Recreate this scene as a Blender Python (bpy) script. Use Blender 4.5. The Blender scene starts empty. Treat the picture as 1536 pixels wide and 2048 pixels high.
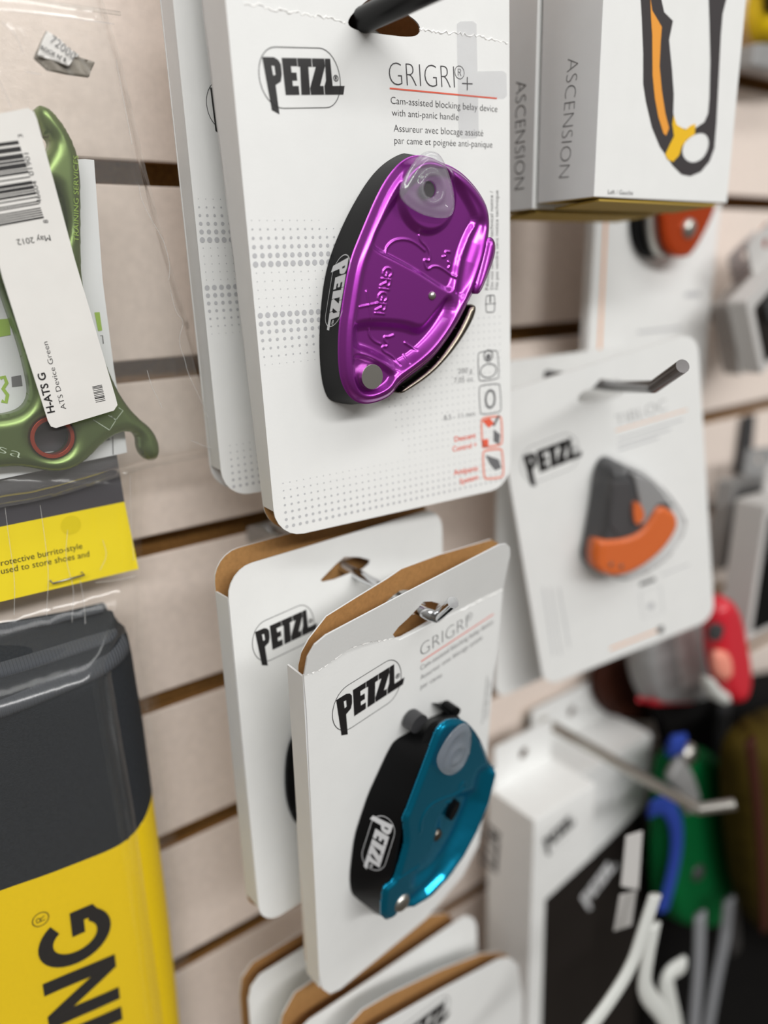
import bpy, bmesh, math, random
import numpy as np
from mathutils import Vector, Matrix, noise
from mathutils.geometry import tessellate_polygon
from mathutils.bvhtree import BVHTree

SC = bpy.context.scene
COL = SC.collection

# ---------------------------------------------------------------- camera
FPX = 1538.0
YAW, PITCH, ROLL = [math.radians(a) for a in (36.03, 17.23, -1.78)]
CAMP = np.array([0.0, -0.32048, -0.04484])
_f = np.array([math.sin(YAW) * math.cos(PITCH), math.cos(YAW) * math.cos(PITCH), -math.sin(PITCH)])
_r = np.array([math.cos(YAW), -math.sin(YAW), 0.0])
_u = np.cross(_r, _f)
RGT = math.cos(ROLL) * _r + math.sin(ROLL) * _u
UPV = -math.sin(ROLL) * _r + math.cos(ROLL) * _u
FWD = _f
cam = bpy.data.cameras.new('camera')
cam.sensor_fit = 'VERTICAL'
cam.sensor_height = 32.0
cam.lens = FPX / 2048 * 32.0
cam.clip_start = 0.01
cam.clip_end = 50
cam.dof.use_dof = True
cam.dof.focus_distance = 0.267
cam.dof.aperture_fstop = 2.9
co = bpy.data.objects.new('camera', cam)
m = Matrix.Identity(4)
for i in range(3):
    m[i][0] = RGT[i]; m[i][1] = UPV[i]; m[i][2] = -FWD[i]; m[i][3] = CAMP[i]
co.matrix_world = m
COL.objects.link(co)
SC.camera = co

# ---------------------------------------------------------------- light
w = bpy.data.worlds.new('shop_ambient')
SC.world = w
w.use_nodes = True
# the shop around: pale ceiling above, shelves at eye level, dark floor below
_nt = w.node_tree
_tc = _nt.nodes.new('ShaderNodeTexCoord'); _sx = _nt.nodes.new('ShaderNodeSeparateXYZ'); _mr = _nt.nodes.new('ShaderNodeMapRange'); _cr = _nt.nodes.new('ShaderNodeValToRGB')
_nt.links.new(_tc.outputs['Generated'], _sx.inputs[0]); _nt.links.new(_sx.outputs['Z'], _mr.inputs['Value'])
_mr.inputs['From Min'].default_value = -1.0; _mr.inputs['From Max'].default_value = 1.0
_nt.links.new(_mr.outputs[0], _cr.inputs[0]); _nt.links.new(_cr.outputs[0], _nt.nodes['Background'].inputs[0])
_e = _cr.color_ramp.elements
_e[0].position = 0.15; _e[0].color = (0.14, 0.12, 0.10, 1)
_e[1].position = 0.85; _e[1].color = (0.46, 0.45, 0.43, 1)
_m = _e.new(0.5); _m.color = (0.27, 0.26, 0.245, 1)
_nt.nodes['Background'].inputs[1].default_value = 1.0

def area(name, loc, target, sx, sy, power, col):
    l = bpy.data.lights.new(name, 'AREA')
    l.shape = 'RECTANGLE'; l.size = sx; l.size_y = sy
    l.energy = power; l.color = col
    o = bpy.data.objects.new(name, l)
    o.location = loc
    d = Vector(target) - Vector(loc)
    o.rotation_euler = d.to_track_quat('-Z', 'Y').to_euler()
    COL.objects.link(o)
    return o
# shop ceiling tubes: a long row over the aisle, and one further back
area('ceiling_tube_light', (0.5, -1.0, 1.25), (0.5, -0.95, 0), 2.6, 0.25, 15, (1.0, 0.99, 0.97))
area('ceiling_tube_light', (-0.2, -2.4, 1.25), (-0.1, -1.6, 0), 3.0, 0.3, 76, (1.0, 0.99, 0.97))

vs = SC.view_settings
vs.view_transform = 'Standard'
vs.look = 'None'
vs.exposure = -0.27
vs.gamma = 1.0
vs.use_curve_mapping = False

# ---------------------------------------------------------------- materials
def lin(c):
    return tuple(((x / 255) / 12.92 if x / 255 <= 0.04045 else ((x / 255 + 0.055) / 1.055) ** 2.4) for x in c)

def mat(name, rgb, rough=0.5, metal=0.0, var=0.0, vscale=60, bump=0.0, bscale=200, spec=0.5, coat=0.0, sheen=0.0, stretch=None):
    m = bpy.data.materials.new(name)
    m.use_nodes = True
    nt = m.node_tree
    b = nt.nodes['Principled BSDF']
    c = lin(rgb)
    b.inputs['Base Color'].default_value = (*c, 1)
    b.inputs['Roughness'].default_value = rough
    b.inputs['Metallic'].default_value = metal
    b.inputs['Specular IOR Level'].default_value = spec
    if coat:
        b.inputs['Coat Weight'].default_value = coat
        b.inputs['Coat Roughness'].default_value = 0.12
    if sheen:
        b.inputs['Sheen Weight'].default_value = sheen
    tc = nt.nodes.new('ShaderNodeTexCoord')
    src = tc.outputs['Object']
    if stretch:
        mp = nt.nodes.new('ShaderNodeMapping')
        mp.inputs['Scale'].default_value = stretch
        nt.links.new(src, mp.inputs[0]); src = mp.outputs[0]
    if var:
        n = nt.nodes.new('ShaderNodeTexNoise')
        n.inputs['Scale'].default_value = vscale
        n.inputs['Detail'].default_value = 5
        nt.links.new(src, n.inputs['Vector'])
        r = nt.nodes.new('ShaderNodeValToRGB')
        r.color_ramp.elements[0].position = 0.3
        r.color_ramp.elements[1].position = 0.7
        r.color_ramp.elements[0].color = (*[x * (1 - var) for x in c], 1)
        r.color_ramp.elements[1].color = (*[min(1, x * (1 + var)) for x in c], 1)
        nt.links.new(n.outputs['Fac'], r.inputs[0])
        nt.links.new(r.outputs[0], b.inputs['Base Color'])
    if bump:
        n = nt.nodes.new('ShaderNodeTexNoise')
        n.inputs['Scale'].default_value = bscale
        n.inputs['Detail'].default_value = 3
        nt.links.new(src, n.inputs['Vector'])
        bp = nt.nodes.new('ShaderNodeBump')
        bp.inputs['Strength'].default_value = bump
        bp.inputs['Distance'].default_value = 0.001
        nt.links.new(n.outputs['Fac'], bp.inputs['Height'])
        nt.links.new(bp.outputs[0], b.inputs['Normal'])
    return m

def clear(name, tint=(0.97, 0.97, 0.96), haze=0.06, rough=0.12, bump=0.25, bscale=45, ior=1.4, gloss=1.0, hz=(0.85, 0.85, 0.83)):
    m = bpy.data.materials.new(name)
    m.use_nodes = True
    nt = m.node_tree
    for n in list(nt.nodes):
        if n.type != 'OUTPUT_MATERIAL':
            nt.nodes.remove(n)
    out = nt.nodes['Material Output']
    tr = nt.nodes.new('ShaderNodeBsdfTransparent'); tr.inputs[0].default_value = (*tint, 1)
    df = nt.nodes.new('ShaderNodeBsdfDiffuse'); df.inputs[0].default_value = (*hz, 1)
    gl = nt.nodes.new('ShaderNodeBsdfGlossy'); gl.inputs['Roughness'].default_value = rough
    gl.inputs[0].default_value = (gloss, gloss, gloss, 1)
    m1 = nt.nodes.new('ShaderNodeMixShader'); m1.inputs[0].default_value = haze
    m2 = nt.nodes.new('ShaderNodeMixShader')
    fr = nt.nodes.new('ShaderNodeFresnel'); fr.inputs[0].default_value = ior
    ge = nt.nodes.new('ShaderNodeNewGeometry'); mi = nt.nodes.new('ShaderNodeMapRange')   # a film reflects alike from both sides
    mi.inputs['To Min'].default_value = ior; mi.inputs['To Max'].default_value = 1 / ior
    nt.links.new(ge.outputs['Backfacing'], mi.inputs['Value']); nt.links.new(mi.outputs[0], fr.inputs[0])
    nt.links.new(tr.outputs[0], m1.inputs[1]); nt.links.new(df.outputs[0], m1.inputs[2])
    nt.links.new(fr.outputs[0], m2.inputs[0]); nt.links.new(m1.outputs[0], m2.inputs[1]); nt.links.new(gl.outputs[0], m2.inputs[2])
    nt.links.new(m2.outputs[0], out.inputs[0])
    if bump:
        tc = nt.nodes.new('ShaderNodeTexCoord')
        mp = nt.nodes.new('ShaderNodeMapping'); mp.inputs['Scale'].default_value = (1.0, 1.0, 0.35)
        n = nt.nodes.new('ShaderNodeTexNoise'); n.inputs['Scale'].default_value = bscale; n.inputs['Detail'].default_value = 3
        n.inputs['Distortion'].default_value = 0.8
        bp = nt.nodes.new('ShaderNodeBump'); bp.inputs['Strength'].default_value = bump; bp.inputs['Distance'].default_value = 0.006
        nt.links.new(tc.outputs['Object'], mp.inputs[0]); nt.links.new(mp.outputs[0], n.inputs['Vector'])
        nt.links.new(n.outputs['Fac'], bp.inputs['Height'])
        nt.links.new(bp.outputs[0], gl.inputs['Normal']); nt.links.new(bp.outputs[0], fr.inputs['Normal'])
    return m

M = {}
M['laminate'] = mat('laminate', (240, 226, 216), 0.45, var=0.05, vscale=220, bump=0.15, bscale=500)
M['mdf'] = mat('mdf', (150, 106, 52), 0.85, var=0.2, vscale=400)
M['card'] = mat('card_white', (236, 237, 236), 0.5, var=0.012, vscale=90, bump=0.05, bscale=900)
M['card_side'] = mat('card_side', (228, 229, 230), 0.55, var=0.015, vscale=90)
M['kraft'] = mat('kraft', (172, 128, 76), 0.85, var=0.1, vscale=700)
M['tear'] = mat('tear', (250, 250, 248), 0.9)
M['ink'] = mat('ink', (28, 26, 27), 0.45)
M['ink_thin'] = mat('ink_thin', (62, 60, 62), 0.5)
M['ink_grey'] = mat('ink_grey', (112, 112, 114), 0.5)
M['dot'] = mat('dot', (190, 191, 194), 0.5)
M['red_ink'] = mat('red_ink', (236, 100, 74), 0.5)
M['pale_red'] = mat('pale_red', (238, 150, 130), 0.5)
M['orange_ink'] = mat('orange_ink', (243, 170, 110), 0.5)
M['purple'] = mat('purple_anodised', (158, 54, 166), 0.3, 0.85, bump=0.015, bscale=2500, coat=0.7)
M['teal'] = mat('teal_anodised', (0, 134, 172), 0.2, 0.84, coat=0.2)
M['green_metal'] = mat('green_anodised', (120, 140, 86), 0.36, 0.9, bump=0.02, bscale=1500)
M['black'] = mat('black_plastic', (12, 12, 13), 0.45, bump=0.04, bscale=2500, spec=0.12)
M['black_gloss'] = mat('black_gloss', (8, 8, 9), 0.3, spec=0.2)
M['logo_white'] = mat('logo_white', (205, 206, 208), 0.5)
M['steel'] = mat('steel', (190, 188, 182), 0.3, 1.0)
M['dark_steel'] = mat('dark_steel', (120, 112, 102), 0.25, 1.0)
M['chrome'] = mat('chrome', (215, 216, 218), 0.08, 1.0)
M['dark_chrome'] = mat('dark_chrome', (96, 94, 94), 0.25, 1.0)
M['silicone'] = clear('silicone', (0.95, 0.95, 0.96), 0.16, 0.1, 0.0, ior=1.4, hz=(0.62, 0.62, 0.66))
M['bag'] = clear('clear_bag', (0.985, 0.985, 0.98), 0.05, 0.12, 0.12, 40)
M['sleeve'] = clear('clear_sleeve', (0.99, 0.99, 0.985), 0.012, 0.14, 0.12, 35)
M['tab'] = clear('clear_tab', (0.965, 0.965, 0.97), 0.03, 0.2, 0.0, hz=(0.75, 0.75, 0.76))
M['crease_highlight'] = clear('crease_highlight', (0.95, 0.95, 0.95), 0.22, 0.1, 0.0, hz=(0.95, 0.95, 0.95))  # whitened creases, with the folds' highlights put into the pale colour
M['label'] = mat('label_paper', (232, 230, 226), 0.6, var=0.02, vscale=80, bump=0.2, bscale=60)
M['leaflet'] = mat('leaflet_paper', (232, 234, 236), 0.6)
M['leaf_green'] = mat('leaf_green', (156, 190, 70), 0.6)
M['foil'] = mat('sticker_backing', (146, 140, 130), 0.5, var=0.25, vscale=300)
M['ring'] = mat('ring_red', (168, 62, 36), 0.35, 0.6)
M['etch'] = mat('etch', (190, 205, 180), 0.5)
M['charcoal'] = mat('charcoal_fabric', (44, 47, 51), 0.8, var=0.12, vscale=900, bump=0.4, bscale=1800, spec=0.2)
M['grosgrain'] = mat('grosgrain', (80, 83, 88), 0.8, spec=0.2)
M['yellow_fabric'] = mat('yellow_fabric', (240, 204, 0), 0.5, var=0.03, vscale=1500, bump=0.12, bscale=2500)
M['yellow_card'] = mat('yellow_card', (252, 228, 30), 0.4)
M['yellow_dot'] = mat('yellow_dot', (236, 214, 10), 0.4)
M['dark_card'] = mat('dark_card', (74, 72, 78), 0.45)
M['orange'] = mat('orange_plastic', (226, 106, 28), 0.35)
M['orange_metal'] = mat('orange_metal', (206, 76, 24), 0.3, 0.6)
M['grey_clear'] = clear('smoke_plastic', (0.45, 0.45, 0.45), 0.35, 0.15, 0.0, hz=(0.2, 0.2, 0.2))
M['dark_grey'] = mat('dark_grey_plastic', (58, 58, 60), 0.4)
M['mid_grey'] = mat('mid_grey', (150, 150, 150), 0.5)
M['light_grey'] = mat('light_grey', (196, 194, 192), 0.5)
M['red'] = mat('red_plastic', (206, 36, 52), 0.3)
M['green'] = mat('green_fabric', (0, 92, 44), 0.7, spec=0.12, var=0.1, vscale=200)
M['blue'] = mat('blue_web', (44, 66, 150), 0.7, spec=0.12)
M['webbing'] = mat('webbing_white', (206, 208, 204), 0.7)
M['webbing_grey'] = mat('webbing_grey', (130, 132, 136), 0.7)
M['olive'] = mat('olive_fabric', (66, 54, 12), 0.8, spec=0.12, var=0.15, vscale=60)
M['black_fabric'] = mat('black_fabric', (14, 13, 13), 0.9, spec=0.12, var=0.2, vscale=80)
M['brown'] = mat('brown_leather', (60, 30, 20), 0.6, spec=0.12)
M['box_black'] = mat('box_black', (34, 30, 28), 0.45, spec=0.12)
M['yellow_ink'] = mat('yellow_ink', (240, 190, 30), 0.5)
M['orange_print'] = mat('orange_print', (238, 160, 60), 0.5)
M['handle_print'] = mat('handle_print', (58, 54, 56), 0.5)
M['kraft_yellow'] = mat('kraft_yellow', (190, 160, 70), 0.8)

# grosgrain rib relief
def add_ribs(mt, freq, axis_rot):
    nt = mt.node_tree
    tc = nt.nodes.new('ShaderNodeTexCoord'); mp = nt.nodes.new('ShaderNodeMapping')
    mp.inputs['Rotation'].default_value = axis_rot
    wv = nt.nodes.new('ShaderNodeTexWave'); wv.inputs['Scale'].default_value = freq
    bp = nt.nodes.new('ShaderNodeBump'); bp.inputs['Strength'].default_value = 0.7; bp.inputs['Distance'].default_value = 0.0006
    nt.links.new(tc.outputs['Object'], mp.inputs[0]); nt.links.new(mp.outputs[0], wv.inputs[0])
    nt.links.new(wv.outputs['Fac'], bp.inputs['Height']); nt.links.new(bp.outputs[0], nt.nodes['Principled BSDF'].inputs['Normal'])
add_ribs(M['grosgrain'], 260, (0, 0, 0))

# ---------------------------------------------------------------- geometry helpers
def ray(px):
    return (px[0] - 768) / FPX * RGT - (px[1] - 1024) / FPX * UPV + FWD

class Pose:
    """a plane in the room: u to the right, n into the wall, v up"""
    def __init__(s, c, yaw=0, lean=0, roll=0):
        a, b, g = [math.radians(x) for x in (yaw, lean, roll)]
        s.c = np.array(c, float)
        Rz = np.array([[math.cos(a), -math.sin(a), 0], [math.sin(a), math.cos(a), 0], [0, 0, 1]])
        Rx = np.array([[1, 0, 0], [0, math.cos(b), -math.sin(b)], [0, math.sin(b), math.cos(b)]])
        Ry = np.array([[math.cos(g), 0, math.sin(g)], [0, 1, 0], [-math.sin(g), 0, math.cos(g)]])
        s.M = Rz @ Rx @ Ry
    def uv(s, px, off=0.0):
        c = s.c - s.M[:, 1] * off
        v = ray(px)
        t = (s.M[:, 1] @ (c - CAMP)) / (s.M[:, 1] @ v)
        p = CAMP + t * v - c
        return np.array([p @ s.M[:, 0], p @ s.M[:, 2]])
    def uvs(s, pts, off=0.0):
        return np.array([s.uv(p, off) for p in pts])
    def mat(s):
        m = Matrix.Identity(4)
        for i in range(3):
            for j in range(3):
                m[i][j] = s.M[i, j]
            m[i][3] = s.c[i]
        return m
    def loc(s, p):
        return (np.asarray(p) - s.c) @ s.M
    def wrd(s, p):
        return s.c + s.M @ np.asarray(p)

def Z(ox, oy, sc, pts):
    return [(ox + x / sc, oy + y / sc) for x, y in pts]

def chaikin(P, n=2, closed=True):
    P = np.asarray(P, float)
    for _ in range(n):
        if closed:
            Q = np.roll(P, -1, 0)
            P = np.stack([P * .75 + Q * .25, P * .25 + Q * .75], 1).reshape(-1, 2)
        else:
            A, B = P[:-1], P[1:]
            R = np.stack([A * .75 + B * .25, A * .25 + B * .75], 1).reshape(-1, 2)
            P = np.vstack([P[:1], R, P[-1:]])
    return P

def rrect(x0, y0, x1, y1, r, n=6, rs=None):
    rs = rs or (r, r, r, r)     # bl, br, tr, tl
    out = []
    for (cx, cy, a0, rr) in ((x0, y0, 180, rs[0]), (x1, y0, 270, rs[1]), (x1, y1, 0, rs[2]), (x0, y1, 90, rs[3])):
        sx = 1 if cx == x0 else -1; sy = 1 if cy == y0 else -1
        for k in range(n + 1):
            a = math.radians(a0 + 90 * k / n)
            out.append((cx + sx * rr + rr * math.cos(a), cy + sy * rr + rr * math.sin(a)))
    return np.array(out)

def circ(c, r, n=24, ry=None):
    return np.array([(c[0] + r * math.cos(2 * math.pi * k / n), c[1] + (ry or r) * math.sin(2 * math.pi * k / n)) for k in range(n)])

def resample(P, n, closed=True):
    P = np.asarray(P, float)
    Q = np.vstack([P, P[:1]]) if closed else P
    d = np.r_[0, np.cumsum(np.linalg.norm(np.diff(Q, axis=0), axis=1))]
    t = np.linspace(0, d[-1], n + 1 if closed else n)
    if closed: t = t[:-1]
    return np.stack([np.interp(t, d, Q[:, k]) for k in range(Q.shape[1])], 1)

def area2(P):
    x, y = P[:, 0], P[:, 1]
    return 0.5 * np.sum(x * np.roll(y, -1) - np.roll(x, -1) * y)

def fill(loops):
    """triangles over loops[0] minus the other loops; returns points, tris (facing -y)"""
    pts = np.vstack(loops)
    tri = tessellate_polygon([[Vector((p[0], p[1], 0)) for p in l] for l in loops])
    F = []
    for t in tri:
        a, b, c = [pts[i] for i in t]
        F.append(tuple(t) if (b[0] - a[0]) * (c[1] - a[1]) - (b[1] - a[1]) * (c[0] - a[0]) > 0 else (t[0], t[2], t[1]))
    return pts, F

def slab(loops, y0, y1):
    """solid between y0 (front) and y1 (back); y may be a function of (u,v). Returns V,F,kind (0 front 1 back 2 side)"""
    loops = [np.asarray(l, float) for l in loops]
    pts, tri = fill(loops)
    n = len(pts)
    g = lambda y, p: y(p) if callable(y) else y
    V = [(p[0], g(y0, p), p[1]) for p in pts] + [(p[0], g(y1, p), p[1]) for p in pts]
    F = [t for t in tri]; K = [0] * len(F)
    F += [(c + n, b + n, a + n) for a, b, c in tri]; K += [1] * len(tri)
    o = 0
    for li, l in enumerate(loops):
        k = len(l)
        ccw = area2(l) > 0
        if li > 0: ccw = not ccw
        for i in range(k):
            a, b = o + i, o + (i + 1) % k
            F.append((b, a, a + n, b + n) if ccw else (a, b, b + n, a + n)); K.append(2)
        o += k
    return V, F, K

def mk(name, V, F, mats, parent=None, idx=None, smooth=False, bevel=0.0, auto=None):
    me = bpy.data.meshes.new(name)
    me.from_pydata([tuple(map(float, v)) for v in V], [], [tuple(map(int, f)) for f in F])
    for mt in (mats if isinstance(mats, (list, tuple)) else [mats]):
        me.materials.append(M[mt] if isinstance(mt, str) else mt)
    if idx is not None:
        me.polygons.foreach_set('material_index', idx)
    if smooth:
        me.polygons.foreach_set('use_smooth', [True] * len(me.polygons))
    me.update()
    o = bpy.data.objects.new(name, me)
    COL.objects.link(o)
    if parent is not None:
        o.parent = parent
    if bevel:
        b = o.modifiers.new('bevel', 'BEVEL'); b.width = bevel; b.segments = 2; b.limit_method = 'ANGLE'; b.angle_limit = math.radians(40)
    if auto:
        me.polygons.foreach_set('use_smooth', [True] * len(me.polygons))
        bm = bmesh.new(); bm.from_mesh(me)
        for e in bm.edges:
            if len(e.link_faces) == 2 and e.calc_face_angle(0) > math.radians(auto): e.smooth = False
        bm.to_mesh(me); bm.free()
    return o

def thing(name, label, cat, pose=None, group=None):
    o = bpy.data.objects.new(name, None)
    o.empty_display_size = 0.01
    COL.objects.link(o)
    if pose is not None: o.matrix_world = pose.mat()
    o['label'] = label; o['category'] = cat
    if group: o['group'] = group
    return o

def tag(o, label, cat, group=None):
    o['label'] = label; o['category'] = cat
    if group: o['group'] = group
    return o

def seg_dist(P, poly, closed=True):
    A = np.asarray(poly, float)
    B = np.roll(A, -1, 0) if closed else A[1:]
    if not closed: A = A[:-1]
    best = np.full(len(P), 1e9); near = np.zeros_like(P)
    for a, b in zip(A, B):
        ab = b - a; L = ab @ ab + 1e-18
        t = np.clip(((P - a) @ ab) / L, 0, 1)
        q = a + t[:, None] * ab
        d = np.hypot(*(P - q).T)
        k = d < best
        best[k] = d[k]; near[k] = q[k]
    return best, near

def inside(P, poly):
    A = np.asarray(poly, float); B = np.roll(A, -1, 0)
    r = np.zeros(len(P), bool)
    for a, b in zip(A, B):
        c = (a[1] > P[:, 1]) != (b[1] > P[:, 1])
        if c.any():
            xi = a[0] + (P[:, 1] - a[1]) * (b[0] - a[0]) / (b[1] - a[1] + 1e-30)
            r ^= c & (P[:, 0] < xi)
    return r

def sdin(P, poly):
    """signed depth inside a polygon (positive inside)"""
    d, _ = seg_dist(P, poly)
    return np.where(inside(P, poly), d, -d)

def sstep(x):
    x = np.clip(x, 0, 1)
    return x * x * (3 - 2 * x)

def relief(loops, hf, res, yback=None):
    """height-field skin over a 2D outline (holes allowed); hf(P, d) -> y. With yback closes sides and back."""
    loops = [np.asarray(l, float) for l in loops]
    lo = loops[0].min(0) - res; hi = loops[0].max(0) + res
    nx = int((hi[0] - lo[0]) / res) + 2; nz = int((hi[1] - lo[1]) / res) + 2
    gx = lo[0] + np.arange(nx) * res; gz = lo[1] + np.arange(nz) * res
    P = np.stack(np.meshgrid(gx, gz, indexing='ij'), -1).reshape(-1, 2)
    ins = inside(P, loops[0]); d, near = seg_dist(P, loops[0])
    for l in loops[1:]:
        ins &= ~inside(P, l); d2, n2 = seg_dist(P, l)
        k = d2 < d; d[k] = d2[k]; near[k] = n2[k]
    g = np.arange(nx * nz).reshape(nx, nz)
    Q = np.stack([g[:-1, :-1], g[1:, :-1], g[1:, 1:], g[:-1, 1:]], -1).reshape(-1, 4)
    keep = ins[Q].sum(1) >= 1
    Q = Q[keep]
    # vertices outside, or just inside, snap to the outline
    snap = ~ins | (d < res * 0.3)
    X = P.copy(); X[snap] = near[snap]
    d = np.where(snap, 0, d)
    used = np.unique(Q)
    mp = -np.ones(nx * nz, int); mp[used] = np.arange(len(used))
    X = X[used]; d = d[used]
    y = hf(X, d)
    V = np.stack([X[:, 0], y, X[:, 1]], 1).tolist()
    F = mp[Q].tolist()
    if yback is not None:
        n = len(V)
        yb = yback(X, d) if callable(yback) else np.full(n, yback)
        V += np.stack([X[:, 0], yb, X[:, 1]], 1).tolist()
        cnt = {}
        for f in F:
            for i in range(4):
                a, b = f[i], f[(i + 1) % 4]
                cnt[(a, b)] = 1
        side = [(b, a, a + n, b + n) for (a, b) in cnt if (b, a) not in cnt]
        F += [[c + n for c in reversed(f)] for f in F] + side
    # drop degenerate
    out = []
    for f in F:
        out.append(f)
    return V, out

def clean(o, dist=1e-6):
    bm = bmesh.new(); bm.from_mesh(o.data)
    bmesh.ops.remove_doubles(bm, verts=bm.verts, dist=dist)
    bmesh.ops.dissolve_degenerate(bm, dist=dist, edges=bm.edges)
    bmesh.ops.recalc_face_normals(bm, faces=bm.faces)
    bm.to_mesh(o.data); bm.free()
    return o

def tube(pts, r, n=12, caps=True):
    pts = [np.asarray(p, float) for p in pts]
    V, F = [], []
    rr = r if isinstance(r, (list, tuple)) else [r] * len(pts)
    up = np.array([0.13, 0.21, 0.97])
    for i, p in enumerate(pts):
        t = pts[min(i + 1, len(pts) - 1)] - pts[max(i - 1, 0)]
        t /= np.linalg.norm(t)
        a = np.cross(t, up); a /= np.linalg.norm(a); b = np.cross(t, a)
        for k in range(n):
            an = 2 * math.pi * k / n
            V.append(p + rr[i] * (math.cos(an) * a + math.sin(an) * b))
    for i in range(len(pts) - 1):
        for k in range(n):
            F.append((i * n + k, i * n + (k + 1) % n, (i + 1) * n + (k + 1) % n, (i + 1) * n + k))
    if caps:
        F.append(tuple(range(n)))
        F.append(tuple((len(pts) - 1) * n + k for k in reversed(range(n))))
    return V, F

def smooth_path(pts, n=2):
    P = np.asarray(pts, float)
    for _ in range(n):
        A, B = P[:-1], P[1:]
        P = np.vstack([P[:1], np.stack([A * .75 + B * .25, A * .25 + B * .75], 1).reshape(-1, P.shape[1]), P[-1:]])
    return P

class Acc:
    """collects flat printed shapes at a height y over a panel"""
    def __init__(s, y=-0.00012): s.V = []; s.F = []; s.y = y
    def add(s, pts, F):
        o = len(s.V)
        s.V += [(p[0], s.y, p[1]) for p in pts]
        s.F += [tuple(i + o for i in f) for f in F]
    def poly(s, *loops):
        p, f = fill([np.asarray(l, float) for l in loops]); s.add(p, f)
    def line(s, P, w, closed=False):
        P = np.asarray(P, float)
        n = len(P)
        L, R = [], []
        for i in range(n):
            a = P[(i - 1) % n] if (closed or i > 0) else P[i]
            b = P[(i + 1) % n] if (closed or i < n - 1) else P[i]
            t = (b - a) / (np.linalg.norm(b - a) + 1e-12)
            nn = np.array([-t[1], t[0]]) * w / 2
            L.append(P[i] + nn); R.append(P[i] - nn)
        F = []
        for i in range(n if closed else n - 1):
            j = (i + 1) % n
            F.append((n + i, n + j, j, i))
        s.add(L + R, F)
    def build(s, name, mt, parent):
        return mk(name, s.V, s.F, mt, parent)

_tc = {}
def text_mesh(body, offset=0.0):
    key = (body, offset)
    if key not in _tc:
        cu = bpy.data.curves.new('lettering', 'FONT'); cu.body = body; cu.offset = offset; cu.resolution_u = 4
        o = bpy.data.objects.new('lettering', cu); COL.objects.link(o)
        dg = bpy.context.evaluated_depsgraph_get()
        me = bpy.data.meshes.new_from_object(o.evaluated_get(dg))
        V = np.array([v.co[:2] for v in me.vertices]); F = [tuple(p.vertices) for p in me.polygons]
        bpy.data.objects.remove(o); bpy.data.curves.remove(cu); bpy.data.meshes.remove(me)
        _tc[key] = (V, F)
    return _tc[key]
CAPH = text_mesh('H')[0][:, 1].max()

def put_text(acc, body, p0, p1, cap, offset=0.0):
    """baseline from p0 to p1 (panel coordinates), capital height cap"""
    V, F = text_mesh(body, offset)
    p0, p1 = np.asarray(p0), np.asarray(p1)
    x0, x1 = V[:, 0].min(), V[:, 0].max()
    ex = (p1 - p0); L = np.linalg.norm(ex); ex = ex / L
    ey = np.array([-ex[1], ex[0]])
    Q = p0 + ((V[:, 0] - x0) / (x1 - x0) * L)[:, None] * ex + (V[:, 1] / CAPH * cap)[:, None] * ey
    acc.add(Q, F)

def ptext(pose, acc, body, a, b, top, offset=0.0, off=0.0):
    p0, p1, pt = pose.uv(a, off), pose.uv(b, off), pose.uv(top, off)
    ex = (p1 - p0) / np.linalg.norm(p1 - p0); ey = np.array([-ex[1], ex[0]])
    put_text(acc, body, p0, p1, abs((pt - p0) @ ey), offset)

# the block-letter emblem: letters in a 10 x 3.8 frame, and the ring round it
LOGO = [
    [[(0, 3.8), (1.4, 3.8), (1.9, 3.55), (2.15, 3.1), (2.1, 2.1), (1.85, 1.4), (1.15, 1.05), (1.12, -1.9), (0.25, -1.45)], [(0.98, 3.0), (1.32, 2.95), (1.32, 2.05), (1.02, 2.0)]],
    [[(2.22, 0.05), (2.35, 3.75), (4.2, 3.75), (4.16, 2.95), (3.35, 2.95), (3.34, 2.3), (3.95, 2.3), (3.92, 1.5), (3.3, 1.5), (3.28, 0.95), (4.0, 0.95), (3.96, 0.05)]],
    [[(4.26, 3.75), (6.05, 3.75), (5.98, 2.9), (5.55, 2.9), (5.32, 0.05), (4.2, 0.05), (4.5, 2.9), (4.24, 2.9)]],
    [[(6.12, 3.75), (7.72, 3.75), (7.72, 3.0), (6.75, 0.95), (7.2, 0.95), (7.15, 0.05), (5.42, 0.05), (5.42, 0.75), (6.5, 2.9), (6.08, 2.9)]],
    [[(7.8, 3.75), (8.5, 3.75), (8.4, 0.95), (10.0, 0.95), (9.7, 0.05), (7.25, 0.05), (7.3, 0.9), (7.6, 1.5)]],
]
def ring_pts():
    out = []
    for k in range(17):
        a = math.radians(90 + 180 * k / 16); out.append((1.75 + 2.45 * math.cos(a), 1.75 + 3.05 * math.sin(a)))
    for k in range(17):
        a = math.radians(-90 + 180 * k / 16); out.append((7.25 + 2.25 * math.cos(a), 1.75 + 3.05 * math.sin(a)))
    return np.array(out)
RING = ring_pts()
def rmark(acc, c, r, f):
    acc.line([f((c[0] + r * math.cos(t), c[1] + r * math.sin(t))) for t in np.linspace(0, 2 * math.pi, 15)[:-1]], np.linalg.norm(np.asarray(f((0.1, 0))) - np.asarray(f((0, 0)))), True)
    for pl in ([(-.3, -.5), (-.3, .5), (.15, .5), (.3, .3), (.15, .05), (-.3, .05)], [(0, .05), (.3, -.5)]):
        acc.line([f((c[0] + r * x, c[1] + r * y)) for x, y in pl], np.linalg.norm(np.asarray(f((0.1, 0))) - np.asarray(f((0, 0)))))

def logo_sim(a, b):
    """similarity from logo coordinates, (0,3.8)->a, (10,0.95)->b"""
    A = complex(0, 3.8); B = complex(10, .95)
    k = (complex(*b) - complex(*a)) / (B - A)
    def f(p):
        z = complex(*a) + (complex(*p) - A) * k
        return (z.real, z.imag)
    return f

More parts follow.
